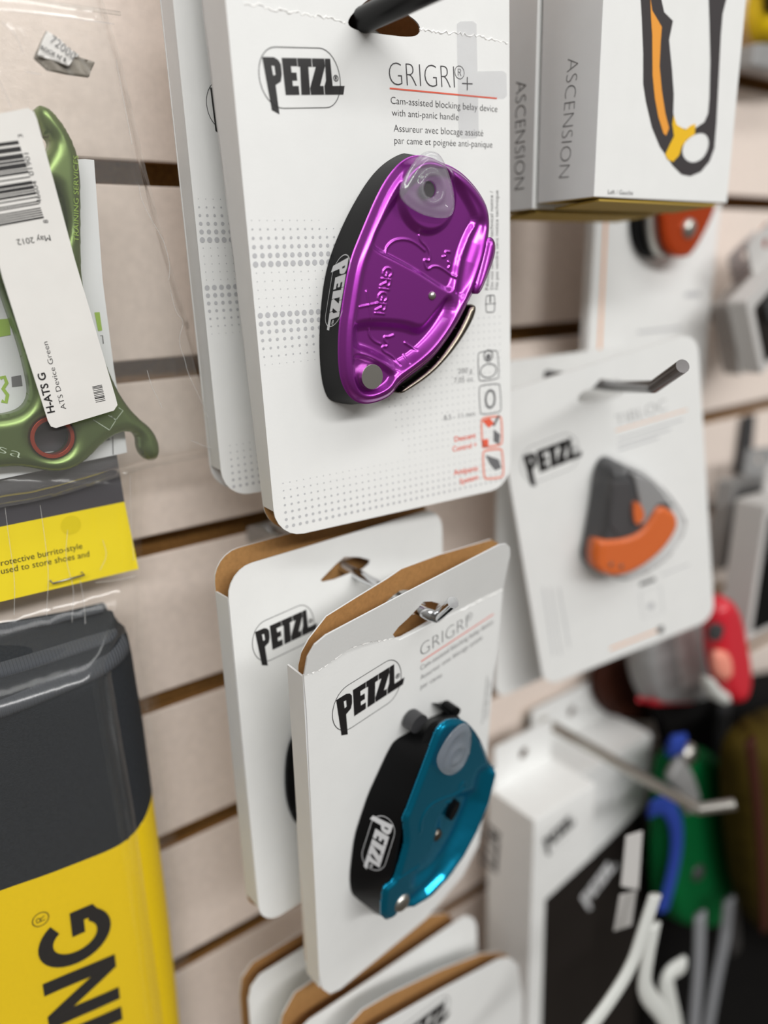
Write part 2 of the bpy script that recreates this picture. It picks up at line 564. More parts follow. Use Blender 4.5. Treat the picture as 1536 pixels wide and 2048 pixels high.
def put_logo(parent, pose, apx, bpx, ringw=0.09, mt='ink', ringmt='ink_thin', off=0.0, y=-0.00012, name='printed_logo'):
    f = logo_sim(pose.uv(apx, off), pose.uv(bpx, off))
    A = Acc(y - off)
    for loops in LOGO:
        A.poly(*[[f(p) for p in l] for l in loops])
    o = A.build(name, mt, parent)
    B = Acc(y - off)
    s = np.linalg.norm(np.array(f((1, 0))) - np.array(f((0, 0))))
    # the ring is broken where the descender and the foot cross it
    B.line([f(p) for p in RING], ringw * s, True)
    rmark(B, (8.95, 1.75), .3, f)
    B.build('logo_ring', ringmt, o)
    return o

def panel(name, parent, loops, y0, th=0.0006, front='card', back='kraft', side='card_side', bevel=0.0):
    b = (lambda p: y0(p) + th) if callable(y0) else y0 + th
    V, F, K = slab(loops, y0, b)
    return mk(name, V, F, [front, back, side], parent, idx=K)

ROOM = Pose((0, 0, 0))
def wallp(px, y):
    v = ray(px); t = (y - CAMP[1]) / v[1]
    return CAMP + t * v

# ================================================================ the wall
PITCHZ = 0.0762
wall = bpy.data.objects.new('wall_back', None); COL.objects.link(wall); wall['kind'] = 'structure'
X0, X1 = -0.35, 1.7
def slat_mesh():
    g = 0.0088
    h = PITCHZ - g
    prof = [(0.0007, 0), (0, 0.0007), (0, h - 0.0007), (0.0007, h), (0.006, h), (0.006, h - 0.009), (0.0145, h - 0.009), (0.0145, 0.009), (0.006, 0.009), (0.006, 0)]
    V, F, K = [], [], []
    n = len(prof)
    for x in (0, X1 - X0):
        V += [(x, y, z) for y, z in prof]
    for i in range(n):
        j = (i + 1) % n
        F.append((i, j, n + j, n + i)); K.append(0 if i in (0, 1, 2) else 1)
    F += [tuple(range(n)), tuple(reversed(range(n, 2 * n)))]; K += [1, 1]
    return V, F, K
V, F, K = slat_mesh()
first = None
for k in range(-4, 16):
    if first is None:
        o = first = mk('slat', V, F, ['laminate', 'mdf'], wall, idx=K)
        clean(o)
    else:
        o = first.copy(); COL.objects.link(o); o.parent = wall
    o.location = (X0, 0, -(k + 1) * PITCHZ)
V, F, K = slab([rrect(X0, -16 * PITCHZ, X1, 4 * PITCHZ, 0.001, 1)], 0.0146, 0.022)
mk('groove_backing', V, F, 'mdf', wall)

# ================================================================ purple device package
def dots(pose, W, H, parent, rows):
    A = Acc(-0.0001)
    for u, v, r in rows:
        A.poly(circ((u, v), r, 10))
    o = A.build('dot_pattern', 'dot', parent); o['kind'] = 'stuff'; return o

def halftone(W, seed=1):
    """dot rows of the printed halftone: two wide bands on the left half, fine dots low on the right"""
    out = []
    s = 0.0027
    for j in range(0, 24):
        v = 0.108 - j * s
        for i in range(0, 22):
            u = 0.0018 + i * s + (s / 2 if j % 2 else 0) * 0
            if u > W - 0.003: break
            # band strength
            if j < 6: r = 0.00018 + 0.00016 * j
            elif j < 11: r = 0.0002
            elif j < 18: r = 0.00095 - 0.00013 * (j - 11) - (0.0000 if j % 2 else 0.0)
            else: continue
            lim = 0.038 - 0.002 * abs(j - 8)
            if u > lim: r *= max(0, 1 - (u - lim) / 0.02)
            if j >= 14 and u > 0.02: r *= max(0, 1 - (u - 0.02) / 0.012)
            if r > 0.00012: out.append((u, v, r))
    for j in range(0, 26):
        v = 0.004 + j * s
        for i in range(0, 42):
            u = 0.0045 + i * s
            if u > W - 0.004: break
            if j < 7:
                r = 0.00065 - 0.00007 * j - 0.0000035 * i
            else:
                r = 0.00026 if u > 0.035 + 0.0012 * (26 - j) else 0
            if r > 0.00012: out.append((u, v, r))
    return out

WP = 0.110
PP = Pose((0.1226, -0.0855, -0.1353), -4.75, -1.2, -0.61)
gp = thing('product_package', 'white card package holding the purple belay device, on the black hook', 'package', PP, 'white hanging card packages')
HT = 0.212
outline = rrect(0, 0, WP, HT, 0.011, 6)
slot = chaikin([(0.0408, .1683), (0.0440, .1662), (.055, .1662), (.0665, .1664), (.0705, .1682), (.0698, .1712), (.0645, .1735), (.0585, .1775), (.0525, .1775), (.0465, .1735)], 2)
panel('front_panel', gp, [outline, slot], 0.0)
dfun = lambda v: 0.0085 + 0.0115 * min(1, max(0, v / 0.18))
# left side wall, tapering towards the bottom
V, F = [], []
for v in np.linspace(0.0105, 0.2, 14):
    V += [(0.0, 0.0006, v), (0.0, dfun(v), v), (0.0007, dfun(v), v), (0.0007, 0.0006, v)]
n = len(V) // 4
for i in range(n - 1):
    for k in range(4):
        F.append((i * 4 + k, i * 4 + (k + 1) % 4, i * 4 + 4 + (k + 1) % 4, i * 4 + 4 + k))
F += [(0, 1, 2, 3), (4 * n - 1, 4 * n - 2, 4 * n - 3, 4 * n - 4)]
clean(mk('side_wall', V, F, 'card_side', gp))
panel('back_panel', gp, [outline, slot], lambda p: dfun(p[1]), front='kraft', back='card')
# torn, creased line through the hang slot
def crease(name, parent, pts, w=0.00035, h=0.0003, seed=3, jit=0.0006):
    rnd = random.Random(seed)
    P = resample(pts, 46, False)
    P = P + np.array([[0, rnd.uniform(-jit, jit)] for _ in P])
    V, F = [], []
    for i, p in enumerate(P):
        ww = w * rnd.uniform(.5, 1.4); hh = h * rnd.uniform(.3, 1.3)
        V += [(p[0], 0, p[1] - ww), (p[0], -hh, p[1]), (p[0], 0, p[1] + ww)]
    for i in range(len(P) - 1):
        F += [(3 * i, 3 * i + 3, 3 * i + 4, 3 * i + 1), (3 * i + 1, 3 * i + 4, 3 * i + 5, 3 * i + 2)]
    return mk(name, V, F, 'tear', parent)
crease('torn_crease', gp, PP.uvs([(487, 4), (560, 22), (620, 30), (690, 44)]), seed=4)
crease('torn_crease', gp, PP.uvs([(838, 57), (900, 66), (960, 72), (1016, 87)]), seed=7)
put_logo(gp, PP, (524, 114), (689, 172))
A = Acc()
z4 = lambda x, y: (360 + x / 2.194, y / 2.194)
ptext(PP, A, 'GRIGRI', z4(920, 375), z4(1206, 388), z4(922, 270), -0.028)
A.line([PP.uv(z4(1237, 366)), PP.uv(z4(1283, 368))], 0.0004); A.line([PP.uv(z4(1260, 338)), PP.uv(z4(1260, 396))], 0.0004)
c = PP.uv(z4(1226, 318)); rmark(A, (0, 0), 1.0, lambda p: (c[0] + p[0] * .0021, c[1] + p[1] * .0021))
A.build('printed_title', 'ink_thin', gp)
A = Acc()
for s, a, b, t in (('Cam-assisted blocking belay device', (925, 455), (1392, 492), (926, 424)), ('with anti-panic handle', (930, 508), (1222, 528), (931, 478)),
                   ('Assureur avec blocage assisté', (938, 577), (1330, 598), (939, 546)), ('par came et poignée anti-panique', (941, 630), (1370, 648), (942, 600))):
    A = Acc(); ptext(PP, A, s, z4(*a), z4(*b), z4(*t), -0.012); A.build('printed_line', 'ink_thin', gp)
A = Acc(); A.line([PP.uv((779.3, 176.8)), PP.uv((993.5, 196.9))], 0.0005); A.build('title_underline', 'red_ink', gp)
z9 = lambda x, y: (880 + x / 3.3, 380 + y / 3.3)
A = Acc()
ptext(PP, A, 'Do not sell without technical notice /', z9(352, 655), z9(350, 8), z9(330, 655), -0.01)
A.build('printed_side_text', 'ink_thin', gp); A = Acc(); ptext(PP, A, 'Ne pas vendre sans notice technique', z9(384, 655), z9(385, 2), z9(362, 655), -0.01)
A.build('printed_side_text', 'ink_thin', gp); A = Acc(); ptext(PP, A, 'Notice', z9(318, 660), z9(330, 500), z9(296, 660), 0.0)
A.build('printed_side_text', 'ink_thin', gp)
A = Acc()
for s, a, b, t in (('200 g', (118, 1212), (212, 1204), (119, 1178)), ('7.05 oz', (92, 1275), (216, 1262), (93, 1240)), ('8.5 - 11 mm', (25, 1521), (230, 1490), (25, 1487))):
    ptext(PP, A, s, z9(*a), z9(*b), z9(*t), -0.01)
def frame(acc, pose, pts, w, zf, r=0.0012):
    P = pose.uvs([zf(*p) for p in pts]); u0, v0 = P.min(0); u1, v1 = P.max(0)
    acc.line(rrect(u0, v0, u1, v1, r, 3), w, True)
    return (u0, v0, u1, v1)
def box4(acc, pts, w=0.0004, r=0.0008):
    P = PP.uvs([z9(*p) for p in pts])
    acc.line(chaikin(np.vstack([P[i] * .9 + P[(i + s) % 4] * .1 for i in range(4) for s in (-1, 1)]), 1), w, True)
    return P.mean(0)
c1 = box4(A, [(248, 1070), (380, 1055), (390, 1245), (255, 1265)])
A.line(circ(c1 + (0, .004), .0022, 12), .0006, True); A.line(circ(c1 - (0, .002), .0042, 14, .0028), .0005, True); A.poly(circ(c1 + (0, .0035), .0013, 8))
c2 = box4(A, [(255, 1290), (395, 1275), (405, 1465), (265, 1485)])
A.line(circ(c2, .0024, 14, .0036), .001, True)
c0 = box4(A, [(303, 697), (360, 693), (360, 805), (303, 808)]); A.line([c0 + (0, .0005), c0 + (0, .003)], .0007); A.line([c0 + (-.0028, 0), c0 + (.0028, 0)], .0003)
c3 = PP.uvs([z9(340, 1590)])[0]; c4 = PP.uvs([z9(350, 1800)])[0]
A.poly([c3 + (.001, .0005), c3 + (.0045, -.002), c3 + (.004, -.0065), c3 + (.001, -.0045)]); A.line([c3 + (.001, .002), c3 + (.004, .006)], .0012)
A.poly([c4 + (-.004, .004), c4 + (.003, .001), c4 + (.0045, -.003), c4 + (.001, -.0035), c4 + (-.002, .0)])
A.build('printed_specifications', 'ink_grey', gp)
A = Acc()
for s, a, b, t in (('Descent', (95, 1662), (236, 1633), (96, 1628)), ('Control +', (82, 1727), (242, 1695), (83, 1693)), ('Antipanic', (90, 1882), (252, 1850), (91, 1848)), ('System', (130, 1942), (252, 1908), (131, 1908))):
    A = Acc(); ptext(PP, A, s, z9(*a), z9(*b), z9(*t), 0.012); A.build('printed_red_line', 'red_ink', gp)
A = Acc()
A.poly([c3 + (-.005, .005), c3 + (-.001, .0055), c3 + (.0015, .003), c3 + (-.0015, .0015)]); A.poly(rrect(c3[0] - .0052, c3[1] - .0065, c3[0] - .0018, c3[1] - .003, .0004, 2))
A.build('printed_red_mark', 'red_ink', gp)
A = Acc()
box4(A, [(270, 1505), (405, 1490), (412, 1680), (280, 1700)], .0009); box4(A, [(280, 1720), (410, 1705), (420, 1895), (290, 1910)], .0009)
A.build('printed_red_frames', 'pale_red', gp)
dots(PP, WP, HT, gp, halftone(WP))
V, F, K = slab([PP.uvs([(913, 48), (920, 43), (945, 42), (952, 48), (954, 143), (1005, 142), (1012, 148), (1013, 192), (1006, 198), (955, 193), (957, 270), (951, 276), (923, 277), (917, 272)])], -0.00035, -0.0002)
mk('clear_hang_tab', V, F, 'tab', gp)

# second one behind
PQ = Pose((0.1185, -0.0525, -0.1262), -4.0, -0.6, -0.2)
gq = thing('product_package', 'white card package hidden behind the purple belay device package', 'package', PQ, 'white hanging card packages')
panel('front_panel', gq, [rrect(0, 0, WP, HT, 0.011, 6), slot], 0.0)
V, F, K = slab([np.array([(0.0002, 0.011), (0.0009, 0.011), (0.0009, 0.2), (0.0002, 0.2)])], 0.0006, 0.012)
mk('side_wall', V, F, 'card_side', gq)
panel('back_panel', gq, [rrect(0, 0, WP, HT, 0.011, 6), slot], 0.012, front='card', back='card')
put_logo(gq, PQ, (420, 175), (560, 235))
dots(PQ, WP, HT, gq, [d for d in halftone(WP) if d[0] < 0.045])

# ---------------------------------------------------------------- purple belay device
z5 = lambda pts: Z(600, 280, 3.572, pts)
HD = 0.0165
dv = thing('belay_device', 'purple anodised belay device with clear plug and black side, on the upper card', 'belay device', PP, 'belay devices')
front_px = [(860, 97), (780, 120), (700, 190), (620, 300), (555, 430), (495, 570), (445, 690), (400, 800), (370, 900), (345, 1030), (322, 1180), (300, 1320), (291, 1500), (298, 1650), (318, 1740), (355, 1815), (410, 1870), (480, 1893), (560, 1882), (640, 1850), (690, 1810), (725, 1755), (800, 1695), (900, 1620), (990, 1540), (1080, 1420), (1150, 1310), (1200, 1215), (1230, 1150),
            (1265, 1085), (1310, 960), (1350, 830), (1372, 700), (1382, 600), (1372, 500), (1345, 430), (1290, 340), (1200, 240), (1110, 180), (1040, 155), (950, 110)]
FR = chaikin(PP.uvs(z5(front_px), HD), 2)
back_px = [(770, 88), (700, 105), (600, 165), (510, 255), (420, 390), (330, 555), (255, 725), (200, 880), (165, 1050), (145, 1250), (137, 1480), (150, 1680), (178, 1805), (215, 1862), (300, 1885), (410, 1893)]
BKl = PP.uvs(z5(back_px), 0.0006)
# hidden right side of the back outline follows the front plate
frp = PP.uvs(z5(front_px), HD)
right = [p for p in frp[17:]]
BK = chaikin(np.vstack([BKl, np.array(right) * 0.98 + frp.mean(0) * 0.02, ]), 2)

def loft(A, B, ya, yb, n=160, mid=None, inner=None):
    A = resample(A, n); B = resample(B, n)
    k = int(np.argmin([np.linalg.norm(A - np.roll(B, -s, 0)) for s in range(n)]))
    B = np.roll(B, -k, 0)
    lev = [(0.0, A, ya)] + [(t, None, None) for t in (mid or [])] + [(1.0, B, yb)]
    V, F = [], []
    rows = []
    for t, P, y in lev:
        if P is None: P = A * (1 - t) + B * t; y = ya * (1 - t) + yb * t
        rows.append(len(V)); V += [(p[0], y, p[1]) for p in P]
    for a, b in zip(rows[:-1], rows[1:]):
        for i in range(n):
            j = (i + 1) % n
            F.append((a + i, a + j, b + j, b + i))
    pb, tb = fill([B])
    if inner:          # the front is open: an inner floor lies deeper, under the face plate
        cA = A.mean(0); In = cA + (A - cA) * 0.93
        k0 = len(V); V += [(p[0], ya, p[1]) for p in In]; k1 = len(V); V += [(p[0], inner, p[1]) for p in In]
        for i in range(n):
            j = (i + 1) % n
            F += [(i, k0 + i, k0 + j, j), (k0 + i, k1 + i, k1 + j, k0 + j)]
        pa, ta = fill([In]); F += [tuple(x + k1 for x in t) for t in ta]
    F += [tuple(x + rows[-1] for x in reversed(t)) for t in tb]
    return V, F
FRb = FR.copy()
if area2(FRb) < 0: FRb = FRb[::-1]
if area2(BK) < 0: BK = BK[::-1]
cen = FRb.mean(0)
Vb, Fb = loft(cen + (FRb - cen) * 0.995, BK, -HD + 0.0022, -0.0006, 200, [0.04, 0.12, 0.9, 0.97], -HD + 0.008)
body = clean(mk('side_shell', Vb, Fb, 'black', dv, auto=35))

def decal(parent, pose, body_obj, px3, name, mt, ringmt, ringw=0.1):
    """print the emblem on a curved side; px3 places (0,3.8),(0,-1.6),(10,.95)"""
    bm = bmesh.new(); bm.from_mesh(body_obj.data)
    bvh = BVHTree.FromBMesh(bm)
    a, b, c = [np.array(p) for p in px3]
    ey = (a - b) / 5.4; o = a - ey * 3.8; ex = (c - o - ey * .95) / 10
    co_ = pose.loc(CAMP)
    def hit(p):
        px = o + ex * p[0] + ey * p[1]
        d = np.array(ray(px)) @ pose.M
        h, nrm, i, dist = bvh.ray_cast(Vector(co_), Vector(d).normalized())
        if h is None: return None
        dd = Vector(d).normalized()
        return np.array(h - dd * 0.00025)
    def build(nm, polys, mtl, par):
        V, F = [], []
        for pts, f in polys:
            H = [hit(p) for p in pts]
            if any(h is None for h in H): continue
            k = len(V); V += H; F += [tuple(i + k for i in t) for t in f]
        return mk(nm, V, F, mtl, par)
    def dense(l):
        l = np.asarray(l, float); out = []
        for i in range(len(l)):
            for t in (0, .33, .67): out.append(l[i] * (1 - t) + l[(i + 1) % len(l)] * t)
        return np.array(out)
    lo = build(name, [fill([dense(l) for l in loops]) for loops in LOGO], mt, parent)
    A = Acc(0); A.line(resample(RING, 90), ringw, True); rmark(A, (8.95, 1.75), .3, lambda p: p)
    build('logo_ring', [(np.array([(v[0], v[2]) for v in A.V])[list(f)], [tuple(range(len(f)))]) for f in A.F], ringmt, lo)
    bm.free()
decal(dv, PP, body, z5([(348, 838), (236, 888), (208, 1362)]), 'printed_logo', 'logo_white', 'logo_white', 0.12)

up_px = [(760, 300), (700, 400), (610, 530), (545, 650), (515, 735), (540, 790), (700, 868), (850, 950), (1000, 1050), (1085, 1092), (1120, 1000), (1150, 840), (1215, 670), (1280, 575), (1240, 470), (1130, 290), (1050, 215), (900, 220)]
lo_px = [(390, 1318), (470, 1292), (620, 1290), (770, 1305), (860, 1338), (905, 1315), (985, 1210), (1060, 1108), (1100, 1150), (1085, 1260), (1000, 1400), (890, 1520), (790, 1600), (700, 1648), (600, 1580), (500, 1530), (395, 1500), (382, 1400)]
bo_px = [(385, 1525), (500, 1552), (600, 1605), (680, 1668), (650, 1745), (560, 1812), (480, 1832), (420, 1800), (388, 1720), (378, 1620)]
UPp = chaikin(PP.uvs(z5(up_px), HD), 2); LOp = chaikin(PP.uvs(z5(lo_px), HD), 2); BOp = chaikin(PP.uvs(z5(bo_px), HD), 2)
boss = PP.uv(z5([(925, 400)])[0], HD)
strokes = [[(620, 800), (630, 760), (680, 715), (760, 705), (830, 730), (900, 790)], [(860, 680), (870, 720), (915, 760), (940, 820), (935, 870), (895, 850), (900, 890), (920, 930), (960, 900), (1010, 905), (1110, 980)],
           [(1080, 800), (1045, 795), (1055, 830), (1030, 835)], [(1070, 870), (1085, 890), (1070, 915)],
           [(505, 1350), (515, 1400), (550, 1440), (595, 1460)], [(690, 1395), (650, 1410), (620, 1405), (625, 1440), (650, 1455), (640, 1480), (605, 1475), (610, 1510), (670, 1540), (700, 1570), (720, 1605)], [(770, 1450), (800, 1470), (845, 1500)], [(760, 1540), (775, 1590)]]
ST = [chaikin(PP.uvs(z5(s), HD - .001), 2, False) for s in strokes]
def zt(p): return PP.uv(z5([p])[0], HD)
_G = [(.78, .8), (.6, .97), (.35, .97), (.12, .8), (.04, .5), (.12, .2), (.35, .03), (.62, .03), (.8, .18), (.8, .45), (.5, .45)]
_R = [[(.05, 0), (.05, 1), (.45, 1), (.62, .88), (.62, .65), (.45, .52), (.05, .52)], [(.35, .52), (.66, 0)]]
_I = [[(.05, 0), (.05, 1)]]
_b0, _b1, _ct = zt((600, 905)), zt((535, 1240)), zt((665, 915))
_x = 0; NAME = []
for gl, wd in (([_G], .98), (_R, .86), (_I, .3), ([_G], .98), (_R, .86), (_I, .1)):
    for pl_ in gl:
        NAME.append(np.array([_b0 + (_b1 - _b0) * ((_x + a) / 4.08) + (_ct - _b0) * b for a, b in pl_]))
    _x += wd
_pc = zt((490, 1180)); NAME += [np.array([_pc + (-.0036, -.0004), _pc + (.0036, .0004)]), np.array([_pc + (-.0006, .0044), _pc + (.0006, -.0044)])]
channel = PP.uvs(z5([(1290, 600), (1235, 720), (1190, 860), (1165, 1000), (1150, 1080)]), HD)
def hf(P, d):
    y = np.zeros(len(P))
    edge = 0.0022 * (1 - sstep(d / 0.0024)) ** 1.3          # rounded rim
    ridge = -0.0007 * np.exp(-((d - 0.0035) / 0.0011) ** 2)   # raised bead just inside
    y += edge + ridge
    a = sdin(P, UPp); y += 0.0019 * sstep((a + .0009) / 0.0028)
    b = np.hypot(P[:, 0] - boss[0], P[:, 1] - boss[1]); y -= 0.0024 * sstep((0.0128 - b) / 0.0028)
    l = sdin(P, LOp); y += 0.0030 * sstep((l + .0012) / 0.0046)
    o = sdin(P, BOp); y += 0.0016 * sstep((o + .0006) / 0.0022)
    for s in ST:
        q, _ = seg_dist(P, s, False); y -= 0.00042 * np.exp(-(q / 0.00038) ** 2)
    for s in NAME:
        q, _ = seg_dist(P, s, False); y -= 0.00032 * np.exp(-(q / 0.00034) ** 2)
    q, _ = seg_dist(P, channel, False); y += 0.0012 * np.exp(-(q / 0.0022) ** 2)
    return -HD + y
V, F = relief([FRb], hf, 0.00024, None)
pl = clean(mk('face_plate', V, F, 'purple', dv, smooth=True), 5e-6)
def dome(c, r, y, h, n=28, rings=5, flat=0.0):
    V, F = [], []
    V.append((c[0], y - h, c[1]))
    for k in range(1, rings + 1):
        t = k / rings
        rr = r * (flat + (1 - flat) * t)
        hh = h * math.sqrt(max(0, 1 - t * t))
        V += [(c[0] + rr * math.cos(2 * math.pi * i / n), y - hh, c[1] + rr * math.sin(2 * math.pi * i / n)) for i in range(n)]
    for i in range(n): F.append((0, 1 + i, 1 + (i + 1) % n))
    for k in range(rings - 1):
        for i in range(n):
            a, b = 1 + k * n + i, 1 + k * n + (i + 1) % n
            F.append((a, a + n, b + n, b))
    V += [(c[0] + r * math.cos(2 * math.pi * i / n), y + 0.002, c[1] + r * math.sin(2 * math.pi * i / n)) for i in range(n)]
    k0 = 1 + (rings - 1) * n; k1 = k0 + n
    for i in range(n): F.append((k0 + i, k1 + i, k1 + (i + 1) % n, k0 + (i + 1) % n))
    return V, F
c = zt((505, 1690)); V, F, K = slab([circ(c, zt((580, 1690))[0] - c[0], 40)], -HD - 0.0012, -HD + 0.002)
mk('pivot_disc', V, F, 'steel', dv, bevel=0.0004, auto=40)
c = zt((943, 1112)); V, F = dome(c, 0.0017, -HD + 0.0002, 0.0014); clean(mk('rivet', V, F, 'steel', dv, smooth=True))
# release tab on the right edge
tab = chaikin(PP.uvs(z5([(1330, 700), (1370, 690), (1398, 740), (1392, 830), (1340, 970), (1295, 1080), (1262, 1108), (1240, 1070), (1270, 960), (1310, 800)]), HD), 2)
def hft(P, d): return -HD - 0.0016 * sstep(d / 0.0022)
V, F = relief([tab], hft, 0.0005, -HD + 0.005)
clean(mk('release_tab', V, F, 'purple', dv, smooth=True))
# steel wear strip along the lower right edge
stp = chaikin(PP.uvs(z5([(1215, 1168), (1272, 1178), (1245, 1290), (1125, 1485), (985, 1645), (865, 1742), (715, 1832), (728, 1775), (850, 1690), (980, 1580), (1110, 1395), (1180, 1260)]), HD - .003), 2)
V, F = relief([stp], lambda P, d: -HD + .0045 - 0.0024 * np.sqrt(np.clip(1 - (1 - np.clip(d / .0022, 0, 1)) ** 2, 0, 1)), 0.0005, -0.003)
clean(mk('wear_strip', V, F, 'dark_steel', dv, smooth=True))
# clear silicone plug
HP = HD + 0.0035
plug_px = [(940, 78), (1000, 100), (1055, 210), (1095, 350), (1108, 480), (1080, 553), (1000, 560), (900, 540), (800, 490), (730, 425), (714, 370), (740, 280), (820, 150), (890, 85)]
PLG = chaikin(PP.uvs(z5(plug_px), HP), 2)
pcn = PP.uv(z5([(932, 350)])[0], HP)
def hfp(P, d):
    r = np.hypot(P[:, 0] - pcn[0], P[:, 1] - pcn[1])
    return -HP - 0.0012 * sstep(d / .003) + 0.0010 * sstep((d - .0015) / .004) - 0.0012 * np.exp(-((r - .0042) / .0011) ** 2)
V, F = relief([PLG, circ(pcn, 0.0027, 20)], hfp, 0.0005, -HP + 0.0008)
plg = clean(mk('silicone_plug', V, F, 'silicone', dv, smooth=True))
V, F, K = slab([circ(pcn, 0.0027, 20)], -HP + 0.0012, -HP + 0.004)
mk('plug_bore', V, F, 'ink_thin', plg)

# black hook through the slot
a = PP.wrd((0.0478, 0.0, 0.1697)); d_ = np.array([0.02, -1.0, 0.05]); d_ /= np.linalg.norm(d_)
base = a + np.array([0.0, -a[1], 0.0])
V, F = tube([base, a, a + np.array([0, -0.045, 0.0]), a + np.array([0.0, -0.056, 0.006]), a + np.array([0, -0.066, 0.016])], 0.0040, 20)
hk = thing('peg_hook', 'black coated peg hook poking through the slot at the top', 'hook', Pose(base), 'display hooks')
clean(mk('rod', [np.array(v) - base for v in V], F, 'black_gloss', hk, smooth=True))

# ================================================================ teal device package
WT = 0.102
PT = Pose((0.1228, -0.0942, -0.3473), 5.75, 7.36, -4.24)
gt = thing('product_package', 'white card package holding the teal belay device, kraft inside showing on top', 'package', PT, 'white hanging card packages')
z6 = lambda pts: Z(420, 1000, 2.4, pts)
z7 = lambda pts: Z(440, 1400, 2.477, pts)
crz = [(607.5, 1350), (640, 1338), (700, 1295), (735, 1284), (785, 1276), (800, 1280), (860, 1250), (930, 1216), (1006, 1178)]
fp_ = list(crz) + [(1000, 1250), (986.7, 1346), (975, 1500), (965, 1640), (957, 1690), (925, 1752), (852, 1838), (760, 1914), (680, 1979), (660, 1988), (645, 1978), (638, 1949), (626, 1700), (613.6, 1424)]
fpu = PT.uvs(fp_)
panel('front_panel', gt, [fpu], 0.0)
# flap above the crease, leaning towards the viewer
top = [(1020, 1110), (1020, 1095), (1012, 1087), (998, 1090), (900, 1141), (800, 1193), (700, 1246), (653, 1271), (630, 1290), (615, 1315)]
vline = [PT.uv(p) for p in (crz[0], crz[-1])]
def flap_off(px):
    t = (px[0] - 607) / (1006 - 607)
    yc = 1350 + t * (1178 - 1350)
    return max(0.0, (yc - px[1]) / 85.0) * 0.006
fl_px = list(crz) + top
fl3 = [(*PT.uv(p, flap_off(p)), flap_off(p)) for p in fl_px]
slot_px = Z(640, 1080, 5.12, [(742, 965), (775, 1008), (840, 995), (980, 915), (1120, 830), (1170, 770), (1225, 650), (1140, 628), (1060, 632), (1015, 680), (900, 800), (800, 890)])
sl3 = [(*PT.uv(p, flap_off(p)), flap_off(p)) for p in slot_px]
allp = np.array(fl3 + sl3)
# plane fit of the lean
Am = np.c_[allp[:, :2], np.ones(len(allp))]
kk, *_ = np.linalg.lstsq(Am, allp[:, 2], rcond=None)
yfl = lambda p: -max(-0.0003, kk[0] * p[0] + kk[1] * p[1] + kk[2])
panel('front_flap', gt, [np.array(fl3)[:, :2], np.array(sl3)[:, :2]], yfl)
crease('torn_crease', gt, PT.uvs([(607, 1350), (640, 1338), (700, 1295), (735, 1284), (785, 1276)]), seed=9)
crease('torn_crease', gt, PT.uvs([(920, 1222), (960, 1200), (1006, 1178)]), seed=12)
DT = 0.0095
bp_px = [(597, 1330), (603, 1305), (618, 1278), (653, 1233), (712, 1196), (774, 1158), (803, 1138), (878, 1110), (982, 1079), (995, 1085), (1002, 1100)]
bpu = np.vstack([PT.uvs(bp_px, -DT), PT.uvs(fp_[9:-1])[:, :] + (0, .0)])
bpu = np.vstack([bpu, [(0.0, 0.1)]])
bslot = PT.uvs(Z(640, 1080, 5.12, [(650, 660), (760, 560), (830, 510), (930, 515), (1000, 560), (1100, 680), (1000, 760), (800, 760)]), -DT)
panel('back_panel', gt, [bpu, chaikin(bslot, 1)], DT, front='kraft', back='card')
V, F, K = slab([np.array([(-0.0001, 0.012), (0.0006, 0.012), (0.0006, 0.176), (-0.0001, 0.176)])], 0.0006, DT)
mk('side_wall', V, F, 'card_side', gt)
put_logo(gt, PT, (672, 1400), (808.8, 1354))
A = Acc()
q6 = lambda x, y: (420 + x / 2.4, 1000 + y / 2.4)
ptext(PT, A, 'GRIGRI', q6(1010, 752), q6(1232, 612), q6(1010, 690), -0.028)
c = PT.uv(q6(1243, 560)); rmark(A, (0, 0), 1.0, lambda p: (c[0] + p[0] * .0018, c[1] + p[1] * .0018))
A.build('printed_title', 'ink_thin', gt)
A = Acc()
for s, a, b, t in (('Cam-assisted blocking belay device', (1010, 818), (1358, 592), (1010, 795)), ('Assureur avec blocage assisté', (1010, 864), (1306, 667), (1010, 842)), ('par came', (1010, 908), (1112, 848), (1010, 886))):
    A = Acc(); ptext(PT, A, s, q6(*a), q6(*b), q6(*t), -0.012); A.build('printed_line', 'ink_thin', gt)
A = Acc()
ptext(PT, A, 'Do not sell without technical notice', (966, 1445), (976, 1352), (962, 1445), -0.01)
A.build('printed_side_text', 'ink_thin', gt); A = Acc(); ptext(PT, A, 'Ne pas vendre sans notice', (974, 1435), (981, 1362), (970, 1435), -0.01)
A.build('printed_side_text', 'ink_thin', gt)
A = Acc(); A.line([PT.uv(q6(1012, 775)), PT.uv(q6(1360, 547))], 0.0005); A.build('title_underline', 'red_ink', gt)

# ---------------------------------------------------------------- teal belay device
HE = 0.0185
zt2 = lambda pts: Z(580, 1380, 3.0667, pts)
dt = thing('belay_device', 'teal anodised belay device with black side plate, on the lower card', 'belay device', PT, 'belay devices')
tf_px = [(1000, 188), (950, 213), (912, 260), (882, 340), (850, 430), (790, 590), (735, 735), (703, 800), (710, 860), (716, 940), (702, 1000), (680, 1080), (655, 1165), (635, 1188), (597, 1215), (582, 1250), (575, 1320), (570, 1390), (600, 1427), (640, 1410), (690, 1368), (740, 1345), (850, 1300), (920, 1230), (1030, 1100), (1110, 950), (1170, 800), (1220, 650), (1250, 530), (1260, 490), (1228, 440), (1210, 380), (1170, 290), (1110, 215), (1060, 188)]
TF = chaikin(PT.uvs(zt2(tf_px), HE), 1)
tb_px = [(1040, 105), (980, 118), (900, 158), (860, 172), (740, 258), (650, 308), (612, 365), (545, 510), (485, 640), (435, 790), (400, 900), (380, 1050), (370, 1150), (378, 1240), (400, 1272), (480, 1335), (560, 1400)]
TBl = PT.uvs(zt2(tb_px), 0.001)
